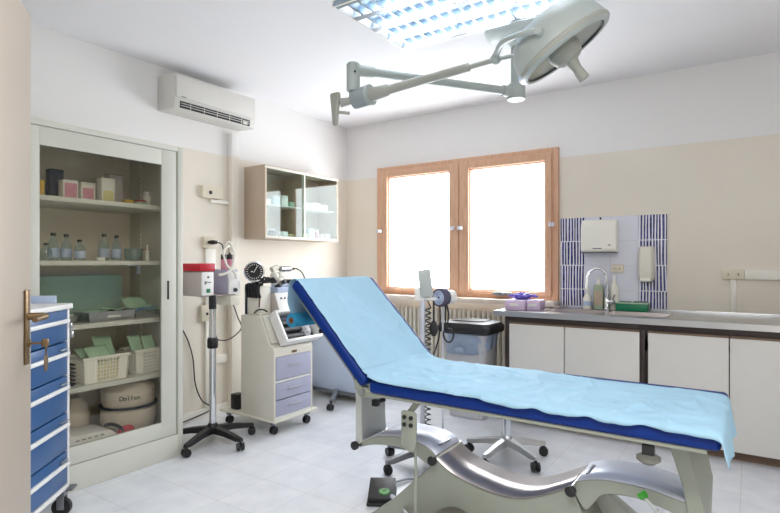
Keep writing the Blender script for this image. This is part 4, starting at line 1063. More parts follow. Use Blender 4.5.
obj('top_sheet', m, 'steel', cp)
obj('upstand', MB().box(-1.34, 1.12, WY-.016, WY-.001, .885, .905, .002), 'steel', cp)
for q in (b1, b2):
    def ring(e, z): return [(q[0]+e, q[2]+e, z), (q[1]-e, q[2]+e, z), (q[1]-e, q[3]-e, z), (q[0]+e, q[3]-e, z)]
    mm = MB().loft([ring(-.012, .8862), ring(.0, .8858), ring(.006, .85), ring(.02, .72), ring(.05, .70), ring(.16, .698)], cap=False)
    mm.loft([ring(.16, .698), ring(.159, .6978)])
    sk = obj('sink_basin', mm, 'wornsteel', cp)
    obj('drain', MB().lathe([(0, .6985), (.028, .6985), (.028, .70), (0, .70)], ((q[0]+q[1])/2, (q[2]+q[3])/2, 0), 20), 'chrome', sk)

fa = thing('faucet', 'chrome swan-neck tap over the sink', 'tap', (-.945, 4.50, .885))
obj('faucet_body', MB().lathe([(0, .001), (.026, .001), (.026, .012), (.02, .02), (.02, .09), (.014, .10), (0, .10)], (-.945, 4.50, .885)), 'chrome', fa)
obj('spout', MB().tube([(-.945, 4.50, .97), (-.945, 4.495, 1.10), (-.95, 4.485, 1.175), (-.985, 4.465, 1.215), (-1.03, 4.44, 1.215), (-1.068, 4.415, 1.17), (-1.075, 4.40, 1.06)], .011, 12, smooth=6), 'chrome', fa)
obj('tap_lever', MB().cyl((-.925, 4.485, .95), (-.885, 4.465, .955), .016).tube([(-.895, 4.465, .96), (-.885, 4.455, .99), (-.875, 4.445, 1.015)], .006, 8), 'chrome', fa)
zt = .8855
o = thing('spray_bottle', 'small white bottle with blue label left of the tap', 'bottle', (-1.10, 4.52, zt))
obj('bottle_body', MB().lathe([(0, .0005), (.033, .0005), (.034, .01), (.034, .085), (.022, .115), (.011, .125), (.011, .14), (0, .14)], (-1.10, 4.52, zt)), 'offwhite', o)
obj('bottle_label', MB().lathe([(.0348, .03), (.0348, .065)], (-1.10, 4.52, zt)), 'paleblue', o)
obj('pump_top', MB().cyl((-1.10, 4.52, zt+.14), (-1.10, 4.52, zt+.16), .012).box(-1.135, -1.09, 4.512, 4.528, zt+.158, zt+.168, .003), 'offwhite', o)
o = thing('soap_bottle', 'tall grey-green soap bottle standing behind the swan-neck spout', 'bottle', (-1.01, 4.52, zt))
obj('bottle_body', MB().box(-1.047, -.973, 4.49, 4.55, zt+.0005, zt+.20, .008), 'boxgreen', o)
obj('bottle_neck', MB().box(-1.025, -.995, 4.505, 4.535, zt+.20, zt+.225, .006).cyl((-1.01, 4.52, zt+.225), (-1.01, 4.52, zt+.25), .01).box(-1.035, -1.005, 4.513, 4.527, zt+.248, zt+.258, .003), 'offwhite', o)
obj('bottle_label', MB().box(-1.04, -.98, 4.4892, 4.49, zt+.04, zt+.15), 'tan', o)
o = thing('detergent_bottle', 'tall white bottle right behind the tap', 'bottle', (-.90, 4.545, zt))
obj('bottle_body', MB().lathe([(0, .0005), (.034, .0005), (.036, .01), (.036, .17), (.03, .20), (.014, .225), (.014, .235), (0, .235)], (-.90, 4.545, zt)), 'offwhite', o)
obj('bottle_cap', MB().lathe([(0, .235), (.017, .235), (.015, .275), (0, .275)], (-.90, 4.545, zt)), 'white', o)
o = thing('soap_dish', 'green translucent sponge box right of the tap', 'box', (-.76, 4.53, zt))
obj('box_body', MB().box(-.875, -.645, 4.47, 4.575, zt+.0005, zt+.058, .006), 'green', o)
obj('box_rim', MB().box(-.878, -.642, 4.467, 4.578, zt+.058, zt+.068, .004), 'sage', o)
obj('box_items', MB().box(-.85, -.77, 4.49, 4.55, zt+.068, zt+.075, .003).box(-.75, -.66, 4.49, 4.56, zt+.068, zt+.078, .003), 'grey', o)

GG = 'glove boxes on the worktop'
for (xx, yy, rz, z_, lb, m_) in ((-1.557, 4.16, 4, 0, 'lilac glove box left of two on the worktop by window', 'boxlilac'),
                             (-1.42, 4.20, 3, 0, 'lilac and white glove box right of two on worktop, beside sink', 'boxlilac')):
    o = thing('glove_box', lb, 'box', (xx, yy, zt+z_), GG)
    obj('box_body', MB().box(xx-.08 if xx < -1.5 else xx-.05, xx+.08 if xx < -1.5 else xx+.05, yy-.085, yy+.085, zt+.0005, zt+.08, .002), m_, o)
    obj('printed_band', MB().box(xx-.04, xx+.03, yy-.0862, yy-.085, zt+.035, zt+.055), 'white', o)
    obj('opening_slot', MB().lathe([(0, .0804), (.05, .0804), (.05, .0812), (0, .0812)], (0, 0, 0), 20, Mx=Matrix.Translation((xx, yy, zt)) @ Matrix.Diagonal((.8, .5, 1, 1))), 'grey', o)
    o.rotation_euler.z = R(rz)
def f(u, v):
    a = u*2*math.pi; p_ = (v-.5)*math.pi
    d_ = Vector((math.cos(a)*math.cos(p_), math.sin(a)*math.cos(p_), math.sin(p_)))
    w = 1+.5*noise.noise(d_*2.1+Vector((3, 1, 2)))
    return Vector((-1.53, 4.19, zt+.108))+Vector((d_.x*.07*w, d_.y*.05*w, d_.z*.026*w+.012*noise.noise(d_*4)))
o = thing('nitrile_glove', 'crumpled purple glove lying on the left glove box', 'glove', (-1.53, 4.19, zt+.081))
obj('glove_palm', MB().grid(f, 26, 14), 'purple', o)
m = MB()
for k, (dx_, dy_, l_) in enumerate(((.08, -.02, .05), (.085, .0, .055), (.08, .02, .05), (-.07, -.03, .04), (.03, -.045, .035))):
    p0 = Vector((-1.53+dx_*.7, 4.19+dy_, zt+.105)); p1 = p0+Vector((math.copysign(l_*.6, dx_), dy_*.4, .012))
    p2 = p1+Vector((math.copysign(l_*.6, dx_), dy_*.3, -.014))
    m.tube([p0, p1, p2], [.011, .010, .007], 8, smooth=3)
obj('glove_finger', m, 'purple', o)

# tiled splashback
b = MB()
b.box(-1.338, -1.138, WY-.008, WY, .9055, 1.64, mi=0); b.box(-.727, -.527, WY-.008, WY, .9055, 1.64, mi=0)
b.box(-1.138, -.727, WY-.008, WY, .9055, 1.64, mi=1)
struct('trim_2', b, ['bamboo', 'ptile'])
o = thing('paper_towel_dispenser', 'white paper towel dispenser on the tiled wall above the sink', 'dispenser', (-1.0, 4.54, 1.345))
obj('dispenser_cover', MB().prism([(4.592, 1.35), (4.49, 1.35), (4.478, 1.37), (4.478, 1.55), (4.495, 1.59), (4.52, 1.612), (4.592, 1.612)], 'x', -1.145, -.872, .012), 'offwhite', o)
obj('dispenser_tray', MB().box(-1.14, -.877, 4.492, 4.59, 1.343, 1.3495, .001), 'grey', o)
obj('dispenser_lock', MB().box(-1.012, -1.0, 4.55, 4.565, 1.6125, 1.635, .002), 'dark', o)
obj('dispenser_badge', MB().box(-1.05, -.98, 4.4772, 4.478, 1.375, 1.383).box(-.93, -.915, 4.4772, 4.478, 1.40, 1.41), 'grey', o)
o = thing('soap_dispenser', 'cream wall soap dispenser on the right blue-striped tiles', 'dispenser', (-.66, 4.54, 1.11))
secs = []
for (z_, hw, d_) in ((1.115, .03, .03), (1.125, .048, .075), (1.15, .055, .085), (1.20, .058, .088), (1.33, .056, .082), (1.385, .050, .07), (1.392, .044, .05)):
    secs.append([(-.665-hw, 4.592, z_), (-.665-hw, 4.592-d_*.7, z_), (-.665-hw*.7, 4.592-d_, z_), (-.665+hw*.7, 4.592-d_, z_), (-.665+hw, 4.592-d_*.7, z_), (-.665+hw, 4.592, z_)])
obj('dispenser_body', MB().loft(secs), 'creamplastic', o, bevel=.006)
obj('push_bar', MB().box(-.705, -.625, 4.492, 4.535, 1.118, 1.145, .01), 'offwhite', o)
def back_socket(label, x0, x1, z0, z1, yb, gr=None):
    o = thing('wall_socket', label, 'socket', ((x0+x1)/2, yb, z0))
    obj('cover', MB().box(x0, x1, yb-.02, yb-.0005, z0, z1, .003), 'socket', o)
    w = (x1-x0)
    for k in (.27, .73):
        xc = x0+w*k
        ins = obj('insert', MB().box(xc-.017, xc+.017, yb-.0225, yb-.02, z0+.02, z1-.02, .001), 'socket', o)
        obj('hole', MB().box(xc-.003, xc+.003, yb-.0235, yb-.0225, z0+.028, z1-.028), 'dark' if k > .5 else 'grey', ins)
back_socket('small ivory double socket on the plain tiles above the sink', -.93, -.835, 1.185, 1.25, WY-.008)
back_socket('ivory double socket on the cream wall right of striped tiles', -.165, -.03, 1.145, 1.218, WY)
o = thing('cable_trunking', 'ivory trunking at right of striped tiles, running right and down from socket', 'trunking', (-.05, WY, .906))
obj('trunk_body', MB().box(-.028, 1.55, WY-.02, WY-.0005, 1.145, 1.212, .003).box(-.115, -.078, WY-.016, WY-.0005, .9055, 1.144, .003), 'trunk', o)

# ------------------------------------------------------------------ examination bed
Y0, Y1 = 1.83, 2.45
bed = thing('examination_bed', 'navy padded examination bed with raised backrest on cream curved frame', 'bed', (-.85, 2.14, 0))
HZ = Vector((-1.315, 0, .715))               # hinge line, underside of pads
bu = Vector((-.70, 0, .714)); bn = Vector((.714, 0, .70))
PT = .054
obj('seat_pad', MB().box(-1.345, -.068, Y0, Y1, .711, .766, .016, seg=4), 'navy', bed)
obj('under_board', MB().box(-1.27, -.15, Y0+.05, Y1-.05, .700, .7105, .002), 'palegrey', bed)
BMx = Matrix(((bu.x, 0, bn.x, -1.392), (0, 1, 0, 0), (bu.z, 0, bn.z, .726), (0, 0, 0, 1)))
BL = .60
obj('back_pad', MB().box(0, BL, Y0, Y1, 0, PT, .02, Mx=BMx, seg=4), 'navy', bed)
m = MB()
m.box(-1.40, -.105, Y0+.012, Y0+.045, .697, .7105, .003); m.box(-1.40, -.105, Y1-.045, Y1-.012, .697, .7105, .003)
m.box(-.14, -.105, Y0+.045, Y1-.045, .697, .7105, .003); m.box(-1.30, -1.26, Y0+.045, Y1-.045, .697, .7105, .003); m.box(-.75, -.70, Y0+.045, Y1-.045, .697, .7105, .003)
obj('seat_frame', m, 'bedframe', bed)
m = MB()
for yy in (Y0+.03, Y1-.06): m.box(-.02, BL-.08, yy, yy+.03, -.022, -.001, .004, Mx=BMx)
m.box(BL-.12, BL-.09, Y0+.045, Y1-.045, -.028, -.001, .004, Mx=BMx); m.box(.2, .23, Y0+.045, Y1-.045, -.028, -.001, .004, Mx=BMx)
bf = obj('back_frame', m, 'bedframe', bed)
obj('frame_bolt', MB().cyl((.33, Y0+.018, -.012), (.33, Y0+.03, -.012), .011, seg=16, Mx=BMx), 'dark', bf)
# near/far brackets around the hinge
for yy in (Y0+.014, Y1-.044): obj('hinge_bracket', MB().prism([(-1.42, .70), (-1.445, .765), (-1.42, .755), (-1.385, .722), (-1.30, .711), (-1.30, .69), (-1.40, .685)], 'y', yy, yy+.03, .004), 'bedframe', bed)
obj('hinge_pin', MB().cyl((-1.385, Y0+.004, .708), (-1.385, Y0+.018, .708), .013, seg=16), 'steel', bed)
YN, YF = 2.02, 2.255
# head post: flat plate with folded edges
m = MB()
m.loft([[(-1.56, YN, z), (-1.525, YN, z), (-1.525, YN+.012, z), (-1.545, YN+.012, z), (-1.545, w, z), (-1.56, w, z)] for z, w in ((.395, YF), (.47, YF-.005), (.56, YF-.01), (.64, YF+.02), (.72, YF+.12))])
obj('head_post', m, 'bedframe_lit', bed)
for (a_, b_) in ((YN-.005, YN+.025), (YF, YF+.03)): obj('post_bracket', MB().prism([(-1.565, .66), (-1.565, .79), (-1.45, .74), (-1.33, .705), (-1.30, .69), (-1.47, .67)], 'y', a_, b_, .004), 'bedframe', bed)
obj('black_knob', MB().box(-1.425, -1.395, YN-.06, YN-.03, .615, .645, .004).cyl((-1.41, YN-.03, .63), (-1.41, YN+.02, .63), .01), 'dark', bed)
def rod(x, z, y0=YN-.02, y1=YF+.01, r=.012):
    o = obj('pivot_rod', MB().cyl((x, y0, z), (x, y1, z), r, seg=16), 'chrome', bed)
    obj('rod_cap', MB().lathe([(0, .0), (.020, .0), (.020, .013), (.014, .017), (0, .017)], Mx=Matrix.Translation((x, y0, z)) @ Matrix.Rotation(R(90), 4, 'X'), seg=20), 'dark', o)
rod(-1.546, .403); rod(-1.128, .418); rod(-.545, .428)
def smooth2(pts, k=5):
    return [(p.x, p.y) for p in catmull([Vector((a, b_, 0)) for a, b_ in pts], k)]
def arm(name, top, bot, label=None):
    t = smooth2(top); q = smooth2(bot)
    o = obj(name, MB().prism(t+q[::-1], 'y', YN, YF, .003, seg=1), 'bedframe', bed)
    n_ = len(t)
    def f(u, v):
        i = u*(n_-1); k = min(int(i), n_-2); w = i-k
        return Vector((t[k][0]+(t[k+1][0]-t[k][0])*w, YN+.004+(YF-YN-.008)*v, t[k][1]+(t[k+1][1]-t[k][1])*w+.0016))
    obj('arm_cover', MB().grid(f, n_*2, 2), 'satin', o, solid=.001)
    return o
left_arm = arm('left_arm', [(-1.535, .412), (-1.464, .449), (-1.39, .468), (-1.324, .477), (-1.213, .472), (-1.15, .452), (-1.125, .432)], [(-1.54, .388), (-1.45, .418), (-1.324, .432), (-1.24, .420), (-1.198, .40), (-1.16, .385), (-1.12, .39)])
obj('arm_slot', MB().box(-1.155, -1.14, YN+.07, YF-.06, .4545, .4585, .001), 'greymetal', left_arm)
right_arm = arm('right_arm', [(-.535, .455), (-.47, .478), (-.40, .487), (-.30, .487), (-.22, .475), (-.18, .468), (-.15, .462)], [(-.54, .42), (-.515, .375), (-.495, .362), (-.475, .385), (-.444, .425), (-.40, .441), (-.312, .444), (-.20, .42), (-.15, .405)])
obj('arm_slot', MB().box(-.515, -.50, YN+.07, YF-.06, .4665, .4705, .001), 'greymetal', right_arm)
# big base cover with concave saddle between the pivots
sad = smooth2([(-1.13, .425), (-1.04, .372), (-.911, .342), (-.82, .334), (-.753, .341), (-.687, .362), (-.625, .393), (-.553, .432)])
basepoly = sad+[(-.535, .40), (-.515, .35), (-.49, .30), (-.44, .22), (-.36, .14), (-.30, .07), (-1.50, .07), (-1.447, .105), (-1.368, .171), (-1.219, .315), (-1.168, .362), (-1.15, .39)]
bc = obj('base_cover', MB().prism(basepoly, 'y', YN+.002, YF-.002, .003, seg=1), 'bedframe', bed)
def f(u, v):
    n_ = len(sad); i = u*(n_-1); k = min(int(i), n_-2); w = i-k
    return Vector((sad[k][0]+(sad[k+1][0]-sad[k][0])*w, YN-.004+(YF-YN+.008)*v, sad[k][1]+(sad[k+1][1]-sad[k][1])*w+.003))
obj('saddle_plate', MB().grid(f, 60, 2), 'wornsteel', bc, solid=.004)
obj('rear_flare', MB().prism([(-.52, .41), (-.45, .352), (-.36, .29), (-.15, .13), (-.12, .07), (-.52, .07)], 'y', YF-.05, YF+.01, .003), 'bedframe_lit', bed)
# foot post: tapered leg with a fold
def sec(a, f_, r_, z): return [(a, YN-.008, z), (f_, YN-.008, z), (r_, YN+.16, z), (a-.005, YN+.16, z)]
obj('foot_post', MB().loft([sec(-.165, -.105, -.115, .27), sec(-.166, -.110, -.112, .36), sec(-.17, -.118, -.108, .44), sec(-.184, -.14, -.105, .52), sec(-.208, -.158, -.122, .60), sec(-.228, -.168, -.134, .66), sec(-.245, -.175, -.14, .69)]), 'bedframe', bed, bevel=.004, smooth=20)
obj('foot_plate', MB().box(-.25, -.115, YN-.12, YN+.2, .686, .697, .003), 'bedframe', bed)
obj('post_rod', MB().cyl((-.135, YN+.16, .385), (-.135, YF, .385), .012), 'chrome', bed)
# adjuster hanging from the frame
ad = obj('adjuster_stem', MB().box(-.285, -.25, Y0+.025, Y0+.055, .652, .690, .003), 'dark', bed)
obj('adjuster_foot', MB().lathe([(0, .0), (.02, .0), (.036, .012), (.036, .022), (.02, .03), (0, .03)], (-.267, Y0+.04, .628), 28), 'footgrey', ad)
gl = obj('release_lever', MB().tube([(-.295, 1.96, .482), (-.275, 1.975, .455), (-.262, 2.0, .425), (-.26, 2.03, .42)], .005, 8), 'bedframe_lit', bed)
obj('lever_knob', MB().cyl((-.305, 1.955, .482), (-.288, 1.95, .496), .012), 'bedgreen', gl)
# prop strut plate with four bolts and gas spring
sp_ = obj('strut_plate', MB().prism(smooth2([(-1.205, .635), (-1.20, .652), (-1.14, .652), (-1.132, .635)], 2)+[(-1.132, .53), (-1.14, .495), (-1.17, .485), (-1.205, .51)], 'y', 1.868, 1.878, .003), 'bedframe', bed)
for (xx, zz) in ((-1.187, .627), (-1.155, .627), (-1.187, .597), (-1.155, .597)): obj('strut_bolt', MB().cyl((xx, 1.868, zz), (xx, 1.862, zz), .009, seg=12), 'dark', sp_)
obj('strut_arm', MB().prism([(-1.19, .64), (-1.16, .64), (-1.11, .698), (-1.145, .698)], 'y', 1.879, 1.891, .002), 'bedframe', sp_)
obj('gas_spring', MB().cyl((-1.145, 1.885, .50), (-1.145, 1.89, .39), .0055).cyl((-1.145, 1.89, .40), (-1.152, 1.90, .14), .0085), 'bedframe', sp_)
# chassis: cross feet with steel covers and castors
for xx in (-1.02, -.30): obj('steel_fender', MB().prism(smooth2([(xx-.14, .10), (xx-.10, .19), (xx-.02, .235), (xx+.06, .215), (xx+.14, .12), (xx+.15, .07)])+[(xx-.14, .07)], 'y', Y0+.0, YN+.0, .004), 'wornsteel', bed)
obj('chassis_bar', MB().box(-1.46, -.16, YN+.06, YF-.06, .055, .08, .004).box(-1.10, -.94, Y0, Y1, .055, .08, .004).box(-.38, -.22, Y0, Y1, .055, .08, .004), 'bedframe_lit', bed)
for (xx, yy) in ((-1.02, Y0+.05), (-.30, Y0+.05), (-1.02, Y1-.05), (-.30, Y1-.05)):
    obj('caster', MB().cyl((xx, yy-.016, .04), (xx, yy+.016, .04), .04, seg=20).cyl((xx, yy, .04), (xx, yy, .06), .012), 'dark', bed)
obj('control_rod', MB().tube([(-1.20, 1.95, .16), (-1.32, 2.05, .165), (-1.42, 2.12, .15)], .010, 10).tube([(-1.15, 1.93, .135), (-1.25, 1.99, .10), (-1.36, 2.05, .10)], .008, 10, smooth=4), 'chrome', bed)

# foot switch on the floor
FSc = Vector((-1.655, 2.38, 0)); fd = Vector((-.52, .85, 0)).normalized(); fp = Vector((fd.y, -fd.x, 0))
FM = Matrix(((fp.x, fd.x, 0, FSc.x), (fp.y, fd.y, 0, FSc.y), (0, 0, 1, 0), (0, 0, 0, 1)))
fs = thing('foot_switch', 'black foot pedal with green mark on floor at bed head end', 'pedal', FSc)
obj('pedal_base', MB().box(-.075, .075, -.14, .075, .001, .02, .005, Mx=FM), 'rubber', fs)
obj('pedal_plate', MB().prism([(-.13, .0205), (.065, .0205), (.065, .072), (.05, .077), (-.13, .04)], 'x', -.07, .07, .004, Mx=FM), 'dark', fs)
SLp = Matrix.Translation((.015, -.07, .0535)) @ Matrix.Rotation(R(11.6), 4, 'X')
obj('green_mark', MB().lathe([(0, -.001), (.03, -.001), (.03, .001), (0, .001)], Mx=FM @ SLp, seg=24), 'bedgreen', fs)
obj('mark_ring', MB().tube([(math.cos(t)*.017, math.sin(t)*.017, .001) for t in [q*math.pi/8 for q in range(16)]], .003, 6, Mx=FM @ SLp, closed=True), 'sage', fs)
obj('pedal_cord', MB().tube([(.0, .07, .03), (.06, .13, .02), (.16, .20, .012), (.26, .12, .01), (.30, .04, .01)], .006, 8, Mx=FM, smooth=5), 'greymetal', fs)

# couch paper: roll behind the backrest, sheet over backrest, seat and foot end
pr = thing('couch_paper', 'light blue paper sheet drawn from its roll over the whole bed', 'paper sheet', (-1.0, 2.14, .79))
RC = Vector((-1.85, 0, .985)); RR = .034
obj('paper_roll', MB().lathe([(.014, 0), (RR, 0), (RR, .50), (.014, .50), (.014, 0)], Mx=Matrix.Translation((RC.x, 2.385, RC.z)) @ Matrix.Rotation(R(90), 4, 'X'), seg=32), 'rollpaper', pr)
obj('roll_core', MB().lathe([(.009, 0), (.0145, 0), (.0145, .512), (.009, .512), (.009, 0)], Mx=Matrix.Translation((RC.x, 2.391, RC.z)) @ Matrix.Rotation(R(90), 4, 'X'), seg=24), 'core', pr)
def bp_(s, h): return Vector((-1.392, 0, .726))+bu*s+bn*h
top = PT+.004
path = [Vector((RC.x-.024, 0, RC.z+.026)), Vector((RC.x-.028, 0, RC.z+.09)), bp_(BL+.008, PT*.2)+Vector((-.022, 0, .0)), bp_(BL+.010, PT*.72), bp_(BL-.002, PT-.004), bp_(BL-.02, top)]
for k in range(1, 12): path.append(bp_((BL-.02)*(1-k/12), top))
path += [bp_(.05, top+.001), bp_(.028, top+.004), Vector((-1.337, 0, .781)), Vector((-1.30, 0, .7735))]
for k in range(1, 15): path.append(Vector((-1.30+1.18*k/14, 0, .7695)))
path += [Vector((-.088, 0, .769)), Vector((-.067, 0, .760)), Vector((-.0615, 0, .74)), Vector((-.058, 0, .72)), Vector((-.054, 0, .695)), Vector((-.051, 0, .665))]
PTH = catmull(path, 6); NP = len(PTH)
acc = [0.]
for a_, b_ in zip(PTH[:-1], PTH[1:]): acc.append(acc[-1]+(b_-a_).length)
TOT = acc[-1]
def at_s(s):
    s = max(0, min(TOT, s)); lo = 0
    for i in range(NP-1):
        if acc[i+1] >= s: lo = i; break
    t = (s-acc[lo])/max(1e-9, acc[lo+1]-acc[lo]); p = PTH[lo].lerp(PTH[lo+1], t)
    d_ = (PTH[min(lo+2, NP-1)]-PTH[max(lo-1, 0)]).normalized()
    return p, Vector((-d_.z, 0, d_.x)) if True else None
SEATX = -1.24
s_hinge = next(acc[i] for i in range(NP) if PTH[i].x > -1.35 and PTH[i].z < .81)
s_foot = next(acc[i] for i in range(NP) if PTH[i].x > -.09)
def wr(x, y):
    a = noise.noise(Vector((x*5+3, y*9, .3)))
    b_ = noise.noise(Vector((x*13, y*22+4, 1.7)))
    r_ = (1-abs(noise.noise(Vector((x*4.2+y*3.0, y*7.5-x*1.5, 6.1)))))**5
    return a, b_, r_
def sheet(u, v):
    s = u*TOT; p, n = at_s(s)
    if n.z < -.2: n = -n
    seat = 1 if s > s_hinge else 0
    on = max(0., min(1., (s-s_hinge)/.06)); off = max(0., min(1., (s_foot-s)/.05))
    on_back = max(0., min(1., (s-.24)/.08))*(1-on)
    far = Y1-.052+.012*on*noise.noise(Vector((s*2.2, 2, 0)))
    far -= .04*max(0, min(1, (s-s_foot+.75)/.35))-.004
    # near-side drop grows over the seat and is wavy
    drop = on*(-.004+.011*noise.noise(Vector((s*6.5, 5, 0)))+.008*noise.noise(Vector((s*17, 8, 0)))+.013*min(1, max(0, (s-s_hinge-.3)/.5)))
    drop = max(0, drop)
    near = Y0+.004+.072*max(0., 1-s/.22)
    width = far-near; tot = width+drop+.007*on
    d_ = v*tot
    a, b_, r_ = wr(s, d_)
    r2 = (1-abs(noise.noise(Vector((s*7.5-d_*4, d_*5+s*4, 2.2)))))**9
    amp = on*(.004*a+.0032*b_+.016*r_*(.45+.55*max(0, a+.35))+.012*r2)*(.4+.6*off) + on_back*(.0022*a+.0016*b_+.005*r_+.004*r2)
    edge = .3+.7*min(1., d_/.14) if on > 0 else 1.
    amp = max(amp*edge, -.002*off)
    # free-hanging strip between roll and pad
    if s < .22: amp += .004*a
    hang = max(0., min(1., (s-s_foot-.06)/.08))
    if d_ <= width:
        q = Vector((p.x, far-d_, p.z))+n*(amp+.0015*on)
        q.z += 0
    else:
        e = d_-width; rad = .015; qn = min(e/rad, 1.)*math.pi/2
        yy = Y0+.004-rad*math.sin(qn)*.55; dz = rad*(1-math.cos(qn))+max(0, e-rad)
        q = Vector((p.x, yy-.004, p.z-dz))+Vector((0, -.004-abs(amp)*.5, 0))
    if hang > 0:
        q.x += .004*hang*(1+math.sin(d_*22)+a)
        q.z -= hang*(.02*max(0, 1-abs(d_-.10)/.10))
        if d_ > width: q.z += hang*.02; q.y += hang*.006
    return q
obj('paper_sheet', MB().grid(sheet, 260, 72), 'paper', pr, solid=.0012, smooth=180)

# ------------------------------------------------------------------ surgical ceiling lamp
LX, LY = -1.235, 3.27
sg = thing('surgical_lamp', 'white ceiling-mounted surgical lamp with jointed arms and round head', 'lamp', (LX, LY, CZ))
obj('ceiling_canopy', MB().lathe([(0, -.001), (.20, -.001), (.195, -.02), (.15, -.06), (.06, -.085), (.04, -.10), (0, -.10)], (LX, LY, CZ), 40), 'canopy', sg)
obj('ceiling_pole', MB().cyl((LX, LY, CZ-.09), (LX, LY, 2.39), .034, seg=28), 'lampwhite', sg)
hb = obj('pole_hub', MB().lathe([(0, .0), (.055, .0), (.058, .012), (.058, .085), (.045, .10), (0, .10)], (LX, LY, 2.305), 32), 'lampwhite', sg)
obj('hub_cap', MB().lathe([(0, -.002), (.03, -.002), (.03, .0), (0, .0)], (LX, LY, 2.305), 28), 'white', hb)
EX, EY = -1.852, 2.375                              # elbow post
ad_ = (Vector((EX, EY, 2.352))-Vector((LX, LY, 2.352))).normalized()
obj('horizontal_arm', MB().tube([Vector((LX, LY, 2.352))+ad_*.05, Vector((LX, LY, 2.352))+ad_*.10, Vector((LX, LY, 2.352))+ad_*.101, Vector((EX, EY, 2.352))-ad_*.13, Vector((EX, EY, 2.352))-ad_*.12, Vector((EX, EY, 2.352))], [.035, .033, .026, .026, .033, .033], 20), 'lampwhite', sg)
el = obj('elbow_post', MB().lathe([(0, 0), (.036, 0), (.038, .006), (.038, .15), (.03, .16), (0, .16)], (EX, EY, 2.232), 28), 'lampwhite', sg)
obj('elbow_screw', MB().cyl((EX+.03, EY-.025, 2.33), (EX+.036, EY-.03, 2.33), .006, seg=10), 'dark', el)
J = Vector((EX+.035, EY+.02, 2.195))
obj('elbow_pin', MB().cyl((EX, EY, 2.17), (EX, EY, 2.233), .022), 'lampgrey', el)
# spring arm to the right
Ee = Vector((-1.02, 2.43, 2.252)); ax = (Ee-J).normalized()
jk = obj('spring_joint', MB().tube([J-ax*.055, J-ax*.04, J+ax*.06, J+ax*.07], [.03, .055, .055, .045], 28), 'lampgrey', sg)
obj('joint_ring', MB().tube([J+ax*.055, J+ax*.075], [.058, .058], 28), 'lampwhite', jk)
obj('spring_arm', MB().tube([J+ax*.07, J+ax*.18, J+ax*.19, J+ax*.50, J+ax*.505, J+ax*.66, J+ax*.665, Ee], [.040, .032, .026, .022, .023, .022, .014, .013], 20), 'lampbeige', sg)
# counter handle at the elbow
hM = Matrix.Translation((EX-.065, EY-.045, 2.13))
hl = obj('elbow_handle', MB().loft([[(EX-.085+dx_, EY-.055+dy_, z_) for dx_, dy_ in ((-w, -.012), (w, -.012), (w, .012), (-w, .012))] for z_, w, dx0 in ((2.04, .012, 0), (2.06, .016, 0), (2.13, .024, 0), (2.21, .034, 0), (2.225, .03, 0))]), 'lampbeige', sg, bevel=.008)
obj('handle_link', MB().tube([(EX-.06, EY-.045, 2.165), (EX-.02, EY-.015, 2.175), (EX+.01, EY+.0, 2.185)], [.028, .022, .02], 12).tube([(EX-.07, EY-.05, 2.115), (EX-.01, EY-.02, 2.105)], .009, 8), 'lampbeige', hl)
# head
HC = Vector((-.693, 2.432, 2.222)); nh = Vector((.50, .25, -.83)).normalized()
hx_ = Vector((0, 1, 0)).cross(nh).normalized()
HM = frameM(HC, hx_, nh.cross(hx_)*1)
if (HM.to_3x3() @ Vector((0, 0, 1))).dot(nh) < 0: HM = HM @ Matrix.Rotation(math.pi, 4, 'X')
hd_ = obj('lamp_head', MB().lathe([(0, -.185), (.06, -.183), (.13, -.168), (.178, -.138), (.208, -.09), (.223, -.03), (.226, .0), (.217, .010), (.201, .014), (.195, .009), (.195, -.004)], Mx=HM, seg=56), 'lampwhite', sg)
obj('head_rim', MB().lathe([(.2245, -.022), (.2285, -.018), (.2290, -.004), (.2265, .0)], Mx=HM, seg=56), 'lampbeige', hd_)
obj('reflector', MB().lathe([(0, -.055), (.09, -.05), (.165, -.03), (.1945, -.006)], Mx=HM, seg=56), 'filter', hd_)
obj('rubber_seal', MB().lathe([(.188, .007), (.196, .0095), (.196, .005), (.188, .003), (.188, .007)], Mx=HM, seg=56), 'dark', hd_)
obj('cover_glass', MB().lathe([(0, .004), (.188, .004)], Mx=HM, seg=48), 'clear', hd_)
gh = obj('grip_hub', MB().lathe([(0, -.05), (.075, -.05), (.075, .012), (.062, .045), (.04, .058), (0, .058)], Mx=HM, seg=36), 'lampbeige', hd_)
obj('grip', MB().lathe([(.03, .057), (.026, .075), (.022, .10), (.026, .152), (.024, .158), (0, .159)], Mx=HM, seg=24), 'lampbeige', gh)
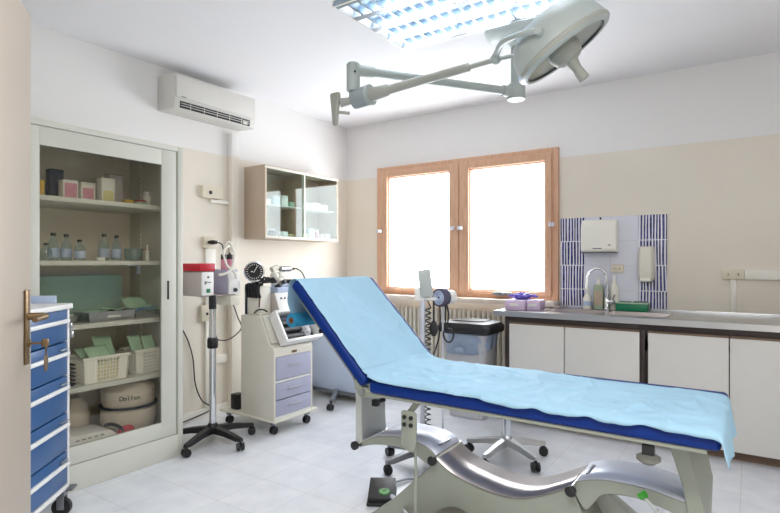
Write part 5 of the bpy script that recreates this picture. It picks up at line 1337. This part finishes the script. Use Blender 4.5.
# half-ring bracket from spring arm to head
P0 = Ee; Pm = HM @ Vector((0, 0, -.09))
side_ = Vector((0, -1, 0))
c1 = HC+Vector((0, -.27, .0))+(-nh)*.09
obj('head_bracket', MB().tube([Ee-ax*.02, Ee+Vector((.01, -.02, .015)), Vector((-.985, 2.37, 2.268)), Vector((-.925, 2.29, 2.268)), Vector((-.815, 2.205, 2.245)), Vector((-.73, 2.19, 2.236))], [.016, .016, .014, .013, .013, .013], 12, smooth=6)
    .ball(Ee, .024).cyl(Vector((-.73, 2.18, 2.236)), Vector((-.728, 2.24, 2.234)), .018).cyl(Ee, Ee+ax*.16+Vector((0, .0, -.012)), .010), 'lampwhite', sg)
Mt = HM @ Matrix.Rotation(R(0), 4, 'Z')
m = MB()
for i_, ch in enumerate(''): pass
obj('head_badge', MB().box(-.03, .03, -.006, .006, .0, .001, Mx=HM @ Matrix.Rotation(R(-25), 4, 'Z') @ Matrix.Translation((.2295, 0, -.012)) @ Matrix.Rotation(R(90), 4, 'Y') @ Matrix.Rotation(R(90), 4, 'Z')), 'paleblue', hd_)

# ------------------------------------------------------------------ light
def area(name, loc, rot, sx, sy, power, col=(1, 1, 1)):
    l = bpy.data.lights.new(name, 'AREA'); l.shape = 'RECTANGLE'; l.size = sx; l.size_y = sy; l.energy = power; l.color = col
    o = bpy.data.objects.new(name, l); o.location = loc; o.rotation_euler = rot; COL.objects.link(o); return o
# fill light added under the ceiling near the camera, no lamp stands there
area('overhead_fill_light', (-.2, .2, CZ-.02), (0, 0, 0), 1.3, .7, 38, (1, .985, .96))
w = bpy.data.worlds.new('World'); sc.world = w; w.use_nodes = True
w.node_tree.nodes['Background'].inputs[0].default_value = (.9, .95, 1, 1); w.node_tree.nodes['Background'].inputs[1].default_value = .6

# ------------------------------------------------------------------ camera
cam = bpy.data.cameras.new('camera'); co = bpy.data.objects.new('camera', cam); COL.objects.link(co)
co.location = (0, 0, 1.27); co.rotation_euler = (R(90), 0, R(34))
cam.sensor_width = 36; cam.lens = 533/780*36; cam.shift_y = 5.5/780; cam.clip_start = .02
sc.camera = co
sc.view_settings.view_transform = 'Standard'; sc.view_settings.look = 'None'; sc.view_settings.gamma = 1; sc.view_settings.use_curve_mapping = False
sc.view_settings.exposure = .66
sc.cycles.use_denoising = True
sc.cycles.max_bounces = 10; sc.cycles.diffuse_bounces = 6; sc.cycles.transparent_max_bounces = 16; sc.cycles.caustics_reflective = False; sc.cycles.caustics_refractive = False
